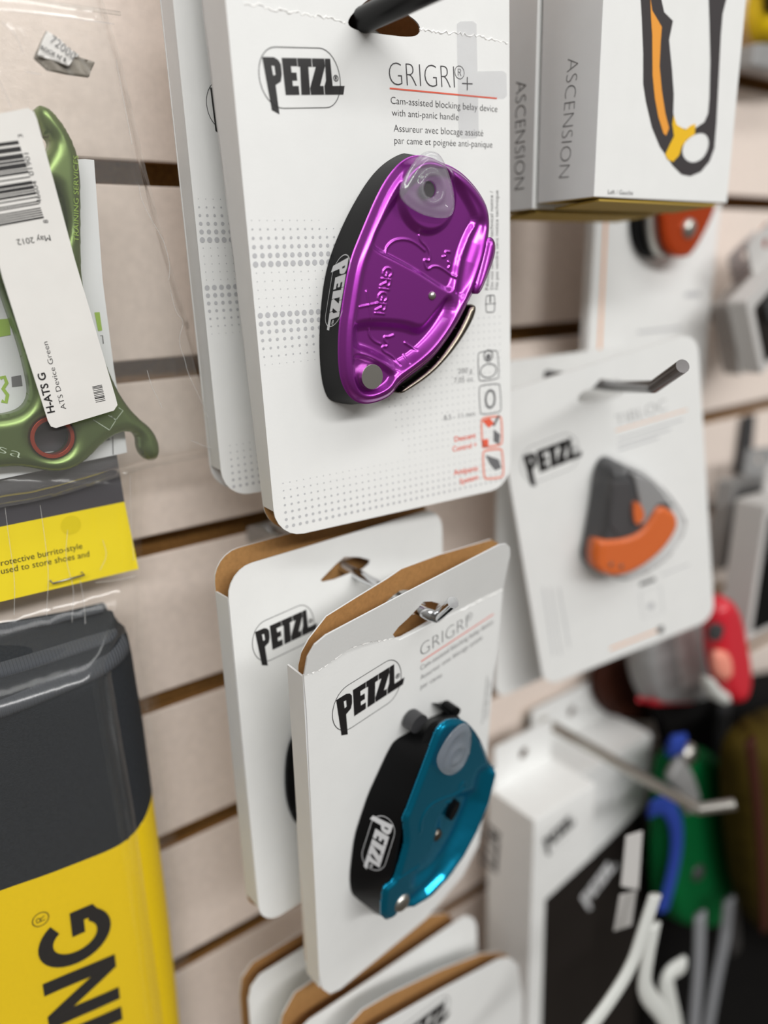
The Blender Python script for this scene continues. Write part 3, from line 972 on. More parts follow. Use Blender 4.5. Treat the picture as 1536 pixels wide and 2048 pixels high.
bl_front = [(1000, 180), (940, 200), (900, 255), (868, 340), (830, 440), (770, 600), (700, 760), (670, 900), (650, 1010), (640, 1120), (580, 1230), (568, 1400)]
BFl = PT.uvs(zt2(bl_front), HE - .002)
tfu = PT.uvs(zt2(tf_px), HE)
rgt = tfu[18:]
BFc = chaikin(np.vstack([BFl, rgt * .985 + tfu.mean(0) * .015]), 1)
TBc = chaikin(np.vstack([TBl, rgt * .97 + tfu.mean(0) * .03]), 1)
for _n in ('a',):
    if area2(BFc) < 0: BFc = BFc[::-1]
    if area2(TBc) < 0: TBc = TBc[::-1]
    if area2(TF) < 0: TF = TF[::-1]
Vb, Fb = loft(BFc, TBc, -HE + 0.0025, -0.0006, 180, [0.05, 0.85, 0.95], -HE + .008)
tbody = clean(mk('side_shell', Vb, Fb, 'black', dt, auto=35))
decal(dt, PT, tbody, zt2([(632, 830), (508, 760), (470, 1100)]), 'printed_logo', 'logo_white', 'logo_white', 0.12)
tcurve = [chaikin(PT.uvs(zt2(s), HE), 2, False) for s in ([(800, 870), (802, 800), (850, 710), (940, 665), (1000, 650)], [(670, 1160), (760, 1100), (850, 1050)], [(1040, 600), (1060, 560), (1080, 590), (1050, 620), (1010, 640)], [(960, 690), (990, 680), (985, 700)])]
tvalley = PT.uvs(zt2([(1235, 500), (1190, 680), (1120, 850), (1040, 1000), (940, 1140), (830, 1250), (760, 1300)]), HE)
tpan = chaikin(PT.uvs(zt2([(1000, 660), (1130, 600), (1180, 640), (1120, 820), (1000, 1020), (850, 1180), (740, 1230), (760, 1120), (900, 960), (900, 800)]), HE), 2)
tc_ = TF.mean(0)
def hft2(P, d):
    y = 0.0014 * (1 - sstep(d / 0.0020))
    for s in tcurve:
        q, _ = seg_dist(P, s, False); y = y - 0.0005 * np.exp(-(q / 0.0005) ** 2)
    q, _ = seg_dist(P, tvalley, False); y = y - 0.0024 * np.exp(-(q / 0.0022) ** 2)
    q, _ = seg_dist(P, tvalley + (-.0062, .002), False); y = y + 0.0014 * np.exp(-(q / 0.0028) ** 2)
    y = y + 0.0026 * sstep((sdin(P, tpan) + .001) / .006)
    return -HE + y
V, F = relief([TF], hft2, 0.0005, None)
tpl = mk('face_plate', V, F, 'teal', dt, smooth=True)
clean(tpl, 5e-6)
sol = tpl.modifiers.new('thick', 'SOLIDIFY'); sol.thickness = 0.0012; sol.offset = -1
def zq(p, off=HE): return PT.uv(zt2([p])[0], off)
c = zq((688, 1305)); V, F = dome(c, 0.0042, -HE, 0.0018, flat=0.0); clean(mk('pivot_rivet', V, F, 'steel', dt, smooth=True))
c = zq((908, 897)); V, F = dome(c, 0.0028, -HE + .0006, 0.0014); clean(mk('rivet', V, F, 'dark_steel', dt, smooth=True))
s1 = PT.uvs(zt2([(1030, 680), (1045, 690), (1030, 740), (995, 800), (975, 800), (985, 750)]), HE); V, F, K = slab([chaikin(s1, 2)], -HE - .0002, -HE + .003); mk('slot_insert', V, F, 'black', dt)
HP2 = HE + 0.003
tp_px = [(1080, 208), (1108, 225), (1117, 300), (1102, 400), (1062, 480), (1005, 525), (950, 522), (912, 482), (903, 430), (930, 365), (980, 280), (1035, 225)]
TPG = chaikin(PT.uvs(zt2(tp_px), HP2), 2); tcn = PT.uv(zt2([(1015, 395)])[0], HP2)
def hfp2(P, d):
    r = np.hypot(P[:, 0] - tcn[0], P[:, 1] - tcn[1])
    return -HP2 - 0.0010 * sstep(d / .003) + 0.0008 * sstep((d - .0015) / .004) - 0.0010 * np.exp(-((r - .0035) / .0012) ** 2)
V, F = relief([TPG], hfp2, 0.0006, -HP2 + 0.0008)
clean(mk('silicone_plug', V, F, 'silicone', dt, smooth=True))
V, F, K = slab([chaikin(PT.uvs(zt2([(738, 262), (752, 205), (790, 158), (825, 150), (850, 172), (830, 210), (780, 270)]), .006), 2)], -.006, -.001); mk('handle_lug', V, F, 'dark_grey', dt, bevel=.001)
V, F, K = slab([chaikin(PT.uvs(zt2([(985, 140), (1005, 112), (1035, 104), (1050, 120), (1040, 150), (1010, 170)]), .009), 2)], -.009, -.003); mk('cam_stop', V, F, 'black', dt, bevel=.0006)

# chrome hook through both teal packages
tip = PT.wrd((*[0, 0, 0],)); s_ = PT.uv((850, 1226), .004); a = PT.wrd((s_[0], -.004, s_[1]))
base = np.array([a[0] - 0.002, 0.0, a[2] + 0.004])
def hook(name, label, base, pts, r, mt, group='display hooks'):
    h = thing(name, label, 'hook', Pose(base), group)
    P = smooth_path([np.zeros(3)] + [np.asarray(p) - base for p in pts], 2)
    V, F = tube(P, r, 18)
    clean(mk('rod', V, F, mt, h, auto=40))
    V, F, K = slab([rrect(-.012, -.004, .012, .004, .001, 3)], -0.0022, -0.0002)
    mk('mount_plate', V, F, mt, h, bevel=.0005)
    return h
tp_ = wallp((906, 1205), -0.128); el_ = wallp((872, 1234), -.117)
hook('peg_hook', 'chrome peg hook holding the teal belay device package', base, [a + np.array([0, .03, .002]), a, el_, el_, tp_], 0.0023, 'chrome')

# ---------------------------------------------------------------- package behind the teal one
P2 = Pose((0.1057, -0.0774, -0.3074), 4.47, 0, 0)
W2 = 0.110
g2 = thing('product_package', 'white card package behind the teal belay device package, kraft edge on top', 'package', P2, 'white hanging card packages')
H2 = 0.1620
sl2 = P2.uvs(Z(640, 1080, 5.12, [(5, 410), (30, 430), (150, 405), (340, 330), (440, 300), (500, 250), (515, 205), (400, 175), (250, 170), (150, 260)]))
o2 = rrect(0, 0, W2, H2, 0.011, 6)
panel('front_panel', g2, [o2, sl2], 0.0)
o2b = rrect(0, 0, W2, H2 + .0035, 0.011, 6)
panel('back_panel', g2, [o2b, sl2 + (0.004, 0.002)], 0.0095, front='kraft', back='card')
V, F, K = slab([np.array([(-0.0001, 0.011), (0.0006, 0.011), (0.0006, 0.151), (-0.0001, 0.151)])], 0.0006, 0.0095)
mk('side_wall', V, F, 'card_side', g2)
put_logo(g2, P2, (509.6, 1264), (634, 1246))
bd = thing('belay_device', 'black belay device half hidden behind the teal device package', 'belay device', P2, 'belay devices')
bo = chaikin(P2.uvs([(640, 1430), (605, 1470), (588, 1510), (583, 1570), (588, 1625), (610, 1670), (680, 1690), (740, 1600), (760, 1480), (700, 1430)], .006), 2)
V, F = relief([bo], lambda P, d: -0.003 - 0.006 * sstep(d / .006), 0.0012, -0.0006)
clean(mk('side_shell', V, F, 'black', bd, smooth=True))
V, F, K = slab([bo.mean(0) + (bo - bo.mean(0)) * .7], -0.0105, -0.009); mk('face_plate', V, F, 'dark_steel', bd, bevel=.0005)
a2 = P2.uv((690, 1128)); a2 = P2.wrd((a2[0], 0, a2[1]))

# ================================================================ bag with the green device
PB = Pose((0, -0.028, 0))
bag_px = [(-170, -120), (160, -120), (200, -20), (212, 20), (240, 110), (268, 230), (290, 330), (318, 440), (350, 560), (378, 650), (402, 740), (425, 840), (439, 900), (425, 912), (360, 925), (290, 938), (210, 962), (130, 988), (60, 1005), (0, 1015), (-170, 1060)]
BAG = PB.uvs(bag_px)
bg = thing('clear_bag', 'clear plastic bag with white product label and torn price sticker', 'bag', PB)
FOLDS = [(chaikin(PB.uvs(l, .0145), 2, False), a, w) for l, a, w in (
    ([(275, 370), (280, 400), (300, 440), (325, 480), (338, 530), (335, 560)], .0007, .0008), ([(338, 580), (350, 630), (368, 640), (352, 680), (368, 720), (372, 745), (400, 800), (418, 845)], .0008, .0008),
    ([(292, 740), (300, 770), (315, 800), (322, 815)], .0006, .0009), ([(0, 45), (30, 70), (45, 110)], .0008, .0015), ([(-10, 20), (60, 28), (150, 40), (225, 50)], .0008, .0012), ([(-10, 150), (10, 190), (20, 215)], .0006, .0012),
    ([(230, 120), (245, 200), (262, 290)], .0004, .0012), ([(380, 880), (410, 893), (432, 896)], .0006, .0008), ([(50, 145), (80, 150)], .0005, .0005))]
def bag_h(P, d):
    y = -0.0145 * sstep(d / 0.009)
    k = np.array([noise.noise(Vector((p[0] * 60 + 3, p[1] * 22, 0.3))) + .6 * noise.noise(Vector((p[0] * 140, p[1] * 60, 4.3))) for p in P])
    edge = np.exp(-((d - .007) / .006) ** 2)
    y = y + k * (0.00022 + 0.0004 * edge) * sstep(d / .004)
    for c, a, w in FOLDS:
        q, _ = seg_dist(P, c, False); y = y - a * np.exp(-(q / w) ** 2)
    return y
V, F = relief([BAG], bag_h, 0.0016, None)
clean(mk('front_film', V, F, 'bag', bg, smooth=True))
V, F = relief([BAG], lambda P, d: 0.0006 * sstep(d / .03), 0.004, None)
clean(mk('back_film', V, F, 'bag', bg, smooth=True))
for c_, a_, w_ in FOLDS:
    V, F = tube([(p[0], -.0153 - a_ * .6, p[1]) for p in resample(c_, 24, False)], .00014, 5); mk('crease_highlight', V, F, 'crease_highlight', bg, smooth=True)  # pale threads along the folds, painting their bright highlights
LBo = 0.0172
lab = PB.uvs([(-46, 236), (56, 216), (68, 224), (74, 238), (150, 520), (232, 797), (235, 810), (228, 821), (112, 856), (102, 853), (96, 842), (5, 556), (-70, 270), (-60, 245)], LBo)
V, F, K = slab([lab], -LBo, -LBo + .0003)
lo_ = mk('product_label', V, F, 'label', bg)
z1 = lambda x, y: (x / 3.491, y / 3.491)
z2 = lambda x, y: (x / 3.339, 550 + y / 3.339)
for s_t, a, b, t, of in (('8', z1(338, 1556), z1(332, 1533), z1(305, 1560), 0), ('46604', z1(293, 1418), z1(252, 1262), z1(262, 1425), 0), ('01901', z1(238, 1225), z1(198, 1068), z1(206, 1232), 0),
                         ('3', z1(160, 958), z1(153, 936), z1(130, 964), 0), ('May 2012', z1(345, 1640), z1(112, 1672), z1(350, 1680), 0),
                         ('ATS Device Green', z2(442, 893), z2(316, 443), z2(410, 902), -0.008), ('H-ATS G', z2(366, 915), z2(298, 650), z2(318, 925), 0.022)):
    A = Acc(-LBo - .0001); ptext(PB, A, s_t, a, b, t, of, LBo); A.build('printed_line', 'ink', lo_)
# bar code: bars run across the label
A = Acc(-LBo - .0001)
rnd = random.Random(5)
e0, e1 = PB.uv((36, 281), LBo), PB.uv((88, 436), LBo)
ax = (e1 - e0) / np.linalg.norm(e1 - e0); nx_ = np.array([ax[1], -ax[0]])
if nx_[0] > 0: nx_ = -nx_
L = np.linalg.norm(e1 - e0); t = 0
while t < L - .0003:
    wb = rnd.choice([1, 1, 2, 2, 3, 4]) * 0.00033
    p = e0 + ax * t; q = e0 + ax * min(L, t + wb)
    A.poly([p, q, q + nx_ * .03, p + nx_ * .03])
    t += wb + rnd.choice([1, 1, 2, 3]) * 0.00033
e0, e1 = PB.uv(z2(615, 745), LBo), PB.uv(z2(640, 855), LBo)
ax = (e1 - e0) / np.linalg.norm(e1 - e0); nx_ = np.array([-ax[1], ax[0]]); L = np.linalg.norm(e1 - e0); t = 0
while t < L:
    wb = rnd.choice([1, 1, 2]) * 0.0002
    p = e0 + ax * t; q = e0 + ax * (t + wb)
    A.poly([p, q, q + nx_ * .0034, p + nx_ * .0034]); t += wb + rnd.choice([1, 2]) * 0.0002
o = A.build('bar_code', 'ink', lo_); o['kind'] = 'stuff'
# crumpled price sticker
stk = PB.uvs([z1(*p) for p in [(320, 220), (410, 285), (480, 350), (560, 400), (655, 440), (620, 540), (470, 520), (330, 490), (235, 405), (280, 300)]], .0145)
stw = PB.uvs([z1(*p) for p in [(320, 222), (410, 285), (480, 350), (560, 400), (520, 400), (470, 470), (340, 420), (250, 395), (285, 300)]], .0145)
V, F = relief([stk], lambda P, d: -.0150 + .0006 * np.sin(P[:, 0] * 900 + P[:, 1] * 700), .0008, -.0138)
so = clean(mk('price_sticker', V, F, 'foil', bg, smooth=True))
V, F = relief([stw], lambda P, d: -.0159 + .0003 * np.sin(P[:, 0] * 900), .0008, -.0156)
s2_ = clean(mk('sticker_face', V, F, 'label', so, smooth=True))
A = Acc(-.0164)
ptext(PB, A, "ROCK N' R", z1(272, 352), z1(450, 448), z1(285, 328), 0.01, .0145)
A.build('sticker_lettering', 'ink', s2_)
A = Acc(-.0164); ptext(PB, A, "72000", z1(335, 300), z1(500, 430), z1(365, 255), -0.012, .0145); A.build('sticker_number', 'ink_grey', s2_)
# seam bands of the bag top
V, F = tube([(*PB.uv(z1(0, 60)), 0), (*PB.uv(z1(300, 100)), 0), (*PB.uv(z1(760, 165)), 0)], .0006, 6)
mk('zip_seam', [(v[0], -.012 + v[2], v[1]) for v in V], F, 'bag', bg, smooth=True)

# the green device
HG = 0.0105
ga = thing('rappel_device', 'green anodised rappel device with two curved horns inside the clear bag', 'rappel device', PB)
g_px = [(85, 204), (105, 212), (130, 240), (150, 275), (162, 310), (167, 345), (168, 420), (168, 500), (170, 560), (190, 650), (222, 738), (240, 780), (262, 815), (285, 840), (308, 858), (322, 880), (326, 905), (320, 922), (306, 927), (292, 915), (285, 898), (285, 880), (275, 868), (255, 865), (230, 875), (205, 895), (180, 922), (150, 942), (110, 948), (70, 940), (40, 936), (0, 940), (-60, 945), (-130, 930), (-190, 850), (-210, 760), (-190, 600), (-190, 480), (-170, 380), (-110, 330), (-60, 360), (-10, 400), (40, 370), (80, 330), (95, 308), (105, 292), (107, 277), (95, 265), (80, 242), (74, 216)]
GO = chaikin(PB.uvs(g_px, HG), 2)
h1 = chaikin(PB.uvs([(0, 560), (20, 620), (45, 690), (62, 760), (66, 795), (52, 820), (22, 832), (-20, 835), (-60, 820), (-90, 740), (-70, 640), (-40, 560)], HG), 2)
h2 = chaikin(PB.uvs([(110, 365), (126, 400), (136, 450), (120, 490), (60, 500), (-10, 500), (-50, 460), (-10, 430), (60, 400)], HG), 2)
h3 = circ(PB.uv((107, 876), HG), 0.0066, 32)
def hg(P, d):
    r = 0.0042
    return -HG + r - r * np.sqrt(np.clip(1 - (1 - np.clip(d / r, 0, 1)) ** 2, 0, 1))
V, F = relief([GO, h1, h2, h3], hg, 0.0008, lambda P, d: np.full(len(P), -.002))
clean(mk('body', V, F, 'green_metal', ga, smooth=True))
V, F, K = slab([circ(PB.uv((107, 876), HG), .0074, 32), circ(PB.uv((107, 876), HG), .0060, 32)], -HG + .0008, -HG + .004)
mk('eye_ring', V, F, 'ring', ga, bevel=.0006, auto=40)
A = Acc(-HG - .0003)
pts = lambda l: PB.uvs([z2(*p) for p in l], HG)
A.line(pts([(620, 965), (730, 1035), (752, 1000), (775, 965), (720, 935)]), .0003); A.build('etched_mark', 'etch', ga); A = Acc(-HG - .0003); A.line(pts([(790, 885), (820, 905), (770, 970), (740, 940)]), .0003)
A.build('etched_mark', 'etch', ga); A = Acc(-HG - .0003); ptext(PB, A, 'sa', z2(-20, 1180), z2(140, 1225), z2(-10, 1120), -.02, HG)
A.build('etched_mark', 'etch', ga)
A = Acc(-HG - .0003); ptext(PB, A, 'TRAINING SERVICES', z1(548, 1690), z1(545, 1090), z1(515, 1690), -.01, HG); A.build('etched_lettering', 'leaf_green', ga)
# leaflet folded behind it
lp = thing('instruction_leaflet', 'folded white instruction leaflet behind the green device in the bag', 'leaflet', PB)
lf = PB.uvs([(-150, 330), (170, 318), (188, 320), (205, 560), (228, 740), (250, 870), (254, 905), (-150, 990)], 0.001)
V, F, K = slab([lf], -.0011, -.0006); mk('sheet', V, F, 'leaflet', lp)
for pl_, m_ in (([(630, 250), (665, 248), (682, 370), (655, 375)], 'leaf_green'), ([(-40, 300), (62, 290), (70, 400), (-40, 420)], 'leaf_green'), ([(75, 680), (140, 668), (150, 740), (80, 748)], 'ink_grey'),
                ([(180, 960), (540, 930), (560, 1160), (190, 1190)], 'dark_card'), ([(560, 1110), (720, 1070), (735, 1100), (580, 1140)], 'ink_grey')):
    A = Acc(-.0013); A.poly(PB.uvs([z2(*p) for p in pl_], .0012)); A.build('printed_block', m_, lp)
for pl_, w_, m_ in (([(0, 690), (30, 680), (45, 720), (20, 760), (50, 800), (40, 850), (10, 840)], .0012, 'leaf_green'), ([(670, 405), (684, 404), (690, 460)], .0003, 'ink_thin'), ([(752, 1080), (755, 1200)], .0003, 'ink_thin')):
    A = Acc(-.0013); A.line(PB.uvs([z2(*p) for p in pl_], .0012), w_); A.build('printed_line', m_, lp)

# ================================================================ rope sack in a stapled sleeve
PS = Pose((0, -0.0158, 0))
sk = thing('rope_sack', 'rolled charcoal and yellow fabric sack with large black lettering', 'sack', PS)
HS = 0.030
sack_px = [(-260, 1300), (-100, 1285), (0, 1268), (80, 1253), (150, 1240), (222, 1222), (229, 1226), (234, 1242), (252, 1256), (262, 1300), (272, 1360), (285, 1440), (297, 1530), (309, 1622), (322, 1720), (336, 1830), (350, 1960), (362, 2080), (370, 2200), (-260, 2200)]
SO = PS.uvs(sack_px, 0.012)
def sack_h(P, d):
    t = np.clip(d / 0.024, 0, 1)
    k = np.array([noise.noise(Vector((p[0] * 35, p[1] * 14, 7.1))) for p in P])
    return -0.010 - (HS - .010) * np.sqrt(np.clip(1 - (1 - t) ** 2, 0, 1)) + 0.0012 * k * t
bound = PS.uvs([(-260, 1850), (0, 1768), (80, 1742), (150, 1715), (220, 1688), (262, 1663), (290, 1640), (312, 1614), (330, 1600)], HS - .004)
bb = chaikin(bound, 2, False)
def side_of(P):  # above the colour boundary?
    return P[:, 1] > np.interp(P[:, 0], bb[:, 0], bb[:, 1])
SD = resample(SO, 900)
ab = side_of(SD)
k0 = next(i for i in range(900) if ab[i] and not ab[i - 1])
run = [SD[(k0 + i) % 900] for i in range(900) if ab[(k0 + i) % 900]]
rest = [SD[(k0 + i) % 900] for i in range(900) if not ab[(k0 + i) % 900]]
seam = np.array([p for p in resample(bb, 160, False) if inside(p[None], SO)[0]])
if np.linalg.norm(run[-1] - seam[0]) > np.linalg.norm(run[-1] - seam[-1]): seam = seam[::-1]
up_o = np.vstack([run, seam]); lo_o = np.vstack([rest, seam[::-1]])
full_h = lambda P, d: sack_h(P, np.maximum(0, sdin(P, SO)))
for nm, ol, mt_ in (('upper_fabric', up_o, 'charcoal'), ('lower_fabric', lo_o, 'yellow_fabric')):
    V, F = relief([ol], full_h, 0.0011, None)
    o = clean(mk(nm, V, F, mt_, sk, smooth=True))
    if nm == 'lower_fabric': lowo = o
V, F = relief([SO], sack_h, 0.0014, None)
V2, F2 = relief([SO], lambda P, d: np.full(len(P), -.001), 0.004, None)
clean(mk('back_fabric', V2, F2, 'charcoal', sk))
bm = bmesh.new(); bm.from_mesh(lowo.data); bvs = BVHTree.FromBMesh(bm); bm.free()
full = mk('tmp', V, F, 'charcoal'); bm = bmesh.new(); bm.from_mesh(full.data); bvf = BVHTree.FromBMesh(bm); bm.free(); bpy.data.objects.remove(full)
def on_surface(pts, bv, lift=.0004):
    out = []
    for p in pts:
        h, nn, i, dd = bv.ray_cast(Vector((p[0], -.2, p[1])), Vector((0, 1, 0)))
        out.append((p[0], (h.y if h else -.012) - lift, p[1]))
    return out
# hem bands
def band(pxa, pxb, name, lift=.0012):
    a = resample(chaikin(PS.uvs(pxa, HS - .006), 2, False), 40, False); b = resample(chaikin(PS.uvs(pxb, HS - .006), 2, False), 40, False)
    rows = [a * (1 - t) + b * t for t in (0, .25, .5, .75, 1)]
    Vb, Fb = [], []
    for k, r in enumerate(rows): Vb += on_surface(r, bvf, lift if 0 < k < 4 else .0002)
    for k in range(4):
        for i in range(39): Fb.append((k * 40 + i, k * 40 + i + 1, k * 40 + 41 + i, k * 40 + 40 + i))
    return clean(mk(name, Vb, Fb, 'grosgrain', sk, smooth=True))
band([(-100, 1291), (0, 1274), (80, 1259), (150, 1247), (222, 1230)], [(-100, 1315), (0, 1296), (80, 1280), (150, 1266), (228, 1246)], 'top_hem')
band([(-100, 1420), (0, 1385), (60, 1362), (130, 1335), (190, 1312), (235, 1290), (256, 1276)], [(-100, 1455), (0, 1420), (60, 1398), (130, 1370), (190, 1345), (240, 1324), (266, 1312)], 'lower_hem', .002)
band([(-100, 1350), (0, 1326), (80, 1305), (160, 1283), (235, 1262)], [(-100, 1375), (0, 1350), (80, 1328), (160, 1304), (245, 1276)], 'middle_hem', .0014)
# big lettering, reading upwards
def arc(cx, cy, rx, ry, a0, a1, n=16): return [(cx + rx * math.cos(math.radians(a0 + (a1 - a0) * k / n)), cy + ry * math.sin(math.radians(a0 + (a1 - a0) * k / n))) for k in range(n + 1)]
Gp = arc(.5, .5, .5, .51, 42, 315, 26) + [(.90, .115), (.985, .0), (.985, .52), (.52, .52), (.52, .335), (.76, .335), (.76, .30)] + arc(.5, .5, .285, .31, 318, 45, 22)[0:0]
Gi = arc(.5, .5, .275, .315, -42, -318, 24)
Gp = arc(.5, .5, .5, .51, 38, 318, 26) + [(.99, .22), (.99, .54), (.53, .54), (.53, .36), (.765, .36), (.765, .295)] + arc(.5, .5, .27, .31, 318, 42, 24)
Np = [(0, 0), (0, 1), (.27, 1), (.70, .36), (.70, 1), (.95, 1), (.95, 0), (.69, 0), (.25, .65), (.25, 0)]
Ip = [(0, 0), (0, 1), (.28, 1), (.28, 0)]
zs = lambda x, y: (x / 2.16, 1100 + y / 2.16)
so_ = HS - .001
def big(poly, o, x, y):
    """o = pixel of letter origin (baseline start), x = pixel of baseline end (unit x), y = pixel of cap top"""
    o, x, y = [PS.uv(zs(*p), so_) for p in (o, x, y)]
    P = np.array([o + (x - o) * a + (y - o) * b for a, b in poly])
    return P
LT = Acc()
Vl, Fl = [], []
for poly, o, x, y in ((Gp, (482, 1705), (460, 1490), (180, 1845)), (Np, (513, 1925), (489, 1725), (211, 2065)), (Ip, (524, 2015), (500, 1815), (222, 2155))):
    P = big(poly, o, x, y)
    P = np.vstack([P[i] * (1 - t) + P[(i + 1) % len(P)] * t for i in range(len(P)) for t in (0, .34, .67)])
    p_, f_ = fill([P]); k = len(Vl); Vl += on_surface(p_, bvs, .0005); Fl += [tuple(i + k for i in t) for t in f_]
mk('printed_lettering', Vl, Fl, 'ink', sk)
A = Acc(0)
c = PS.uv(zs(172, 1587), so_)
rmark(A, (0, 0), 1.0, lambda p: (c[0] - p[1] * .0030, c[1] + p[0] * .0030))
mk('registered_mark', on_surface([(v[0], v[2]) for v in A.V], bvs, .0005), A.F, 'ink', sk)

# sleeve and header card
PH = Pose((0, -0.0243, 0))
slv = thing('clear_sleeve', 'clear plastic sleeve around the rope sack, stapled to a yellow header card', 'sleeve', PS)
sl_px = [(-260, 900), (200, 925), (283, 935), (286, 1000), (283, 1080), (286, 1160), (300, 1280), (318, 1400), (335, 1520), (352, 1660), (368, 1800), (382, 1930), (395, 2060), (405, 2200), (-260, 2200)]
SL = PS.uvs(sl_px, .008)
FOLDS2 = [(chaikin(PS.uvs(l, .012), 2, False), a, w) for l, a, w in (
    ([(10, 1015), (18, 1080), (30, 1160), (28, 1230)], .0006, .0008), ([(80, 1010), (90, 1080), (98, 1150), (92, 1230)], .0006, .0007), ([(135, 1060), (130, 1120), (150, 1180), (140, 1240)], .0005, .0007),
    ([(205, 1080), (215, 1110), (200, 1140)], .0005, .0008), ([(160, 1160), (168, 1200), (165, 1250)], .0005, .0006), ([(260, 950), (262, 1050), (268, 1120)], .0005, .0009), ([(190, 1165), (240, 1160), (275, 1150)], .0005, .0009))]
def slv_h(P, d):
    zz = PS.uv((100, 1215), .02)[1]
    deep = sstep((zz - P[:, 1]) / .03)
    y = -.008 - (.0035 + .0235 * deep) * sstep(d / (.010 + .024 * deep))
    k = np.array([noise.noise(Vector((p[0] * 130, p[1] * 26, 1.7))) + .5 * noise.noise(Vector((p[0] * 260, p[1] * 70, 9.7))) for p in P])
    y = y + k * (.0004 - .0003 * deep) * sstep(d / .005)
    for c, a, w in FOLDS2:
        q, _ = seg_dist(P, c, False); y = y - a * np.exp(-(q / w) ** 2)
    return y
V, F = relief([SL], slv_h, 0.0016, None)
clean(mk('front_film', V, F, 'sleeve', slv, smooth=True))
V, F = relief([SL], lambda P, d: np.full(len(P), -.0006), 0.005, None)
clean(mk('back_film', V, F, 'sleeve', slv, smooth=True))
for c_, a_, w_ in FOLDS2:
    V, F = tube([(p[0], -.0118 - a_ * .6 - (.010 * sstep(np.array([(PS.uv((100, 1215), .02)[1] - p[1]) / .03]))[0]), p[1]) for p in resample(c_, 24, False)], .00013, 5); mk('crease_highlight', V, F, 'crease_highlight', slv, smooth=True)  # same pale threads: crease highlights painted on the sleeve
hd = thing('header_card', 'yellow and charcoal header card with small black lettering above the sack', 'header card', PH)
V, F, K = slab([PH.uvs([(-200, 1095), (0, 1053), (248, 1003), (276, 1137), (0, 1203), (-200, 1250)])], -.0005, 0)
mk('yellow_panel', V, F, 'yellow_card', hd)
V, F, K = slab([PH.uvs([(-200, 985), (0, 950), (232, 905), (248, 1003), (0, 1053), (-200, 1095)])], -.0005, 0)
mk('dark_panel', V, F, 'dark_card', hd)
A = Acc(-.0007); A.poly(circ(PH.uv((141, 1049)), .0037, 24)); A.build('punch_dot', 'yellow_dot', hd)
A = Acc(-.0007)
ptext(PH, A, 'protective burrito-style', (-8, 1133), (164, 1096), (-10, 1121), -.002); A.build('printed_line', 'ink', hd); A = Acc(-.0007); ptext(PH, A, 'used to store shoes and', (2, 1147), (178, 1112), (0, 1135), -.002)
A.build('printed_line', 'ink', hd)
a, b = PH.uv((105, 1166), .004), PH.uv((168, 1149), .004)
V, F = tube([(a[0], -.001, a[1]), (a[0], -.0045, a[1]), (b[0], -.0045, b[1]), (b[0], -.001, b[1])], .0004, 8)
mk('staple', V, F, 'steel', hd, smooth=True)

# ================================================================ ascender boxes
PA = Pose(wallp((1188, 394), -.115))
def abox(pose, W, D, H, label, group):
    g = thing('carton_box', label, 'box', pose, group)
    V, F, K = slab([np.array([(0, 0), (W, 0), (W, H), (0, H)])], 0.0, D)
    idx = [0 if k == 0 else 1 if k == 1 else 2 for k in K]
    # bottom face kraft
    me = mk('carton', V, F, ['card', 'card', 'card_side', 'kraft_yellow'], g, idx=idx, bevel=.0004)
    for p in me.data.polygons:
        if p.normal.z < -.9: p.material_index = 3
    V, F, K = slab([np.array([(.004, .0), (W - .006, .0), (W - .01, .0007), (.004, .0007)])], .0008, D * .8)
    me2 = mk('bottom_flap', [(x, y, z - .0012 - (y * .06)) for x, y, z in V], F, 'kraft_yellow', g)
    return g
WA, DA = PA.uv((1453.6, 408))[0], 0.0288
ba = abox(PA, WA, DA, 0.2, 'white carton box printed with a black and orange ascender handle', 'ascender cartons')
PA2 = Pose((PA.c[0] - 0.0012, -0.115 + DA + .0015, PA.c[2] - .002))
bb2 = abox(PA2, WA, 0.03, 0.2, 'white carton box directly behind the ascender handle carton', 'ascender cartons')
za = lambda pts: Z(1000, 0, 2.866, pts)
A = Acc(-.00012)
outer = [(805, -20), (812, 100), (820, 300), (820, 480), (835, 580), (870, 730), (915, 840), (950, 890), (990, 950), (1040, 1000), (1090, 1010), (1150, 985), (1200, 925), (1228, 850), (1240, 700), (1255, 400), (1265, 200), (1275, 80), (1300, -20), (1195, -20), (1200, 120), (1205, 350), (1200, 560), (1192, 650), (1170, 700), (1110, 740), (1060, 740), (1010, 720), (992, 650), (995, 540), (985, 400), (968, 230), (990, 120), (940, 70), (920, -20)]
hole = [(1160, 762), (1185, 775), (1198, 810), (1190, 860), (1160, 910), (1110, 935), (1065, 920), (1042, 880), (1050, 825), (1090, 785), (1130, 765)]
A.poly(PA.uvs(za(outer)), chaikin(PA.uvs(za(hole)), 1)); A.build('printed_handle', 'handle_print', ba)
A = Acc(-.0002); A.poly(PA.uvs(za([(858, -20), (870, 60), (925, 155), (918, 250), (912, 380), (925, 520), (945, 650), (967, 735), (950, 778), (935, 765), (905, 670), (885, 560), (872, 430), (870, 200), (862, 80)]))); A.build('printed_grip', 'orange_print', ba)
A = Acc(-.0002); A.poly(PA.uvs(za([(993, 660), (1010, 715), (1060, 745), (1090, 720), (1118, 710), (1115, 770), (1070, 800), (1040, 840), (1025, 890), (990, 928), (960, 915), (945, 885), (970, 830), (995, 780), (985, 710)]))); A.build('printed_ferrule', 'yellow_ink', ba)
A = Acc(-.00015); ptext(PA, A, 'Left / Gauche', za([(618, 1112)])[0], za([(760, 1118)])[0], za([(618, 1086)])[0], -.01); A.build('printed_text', 'ink_thin', ba)
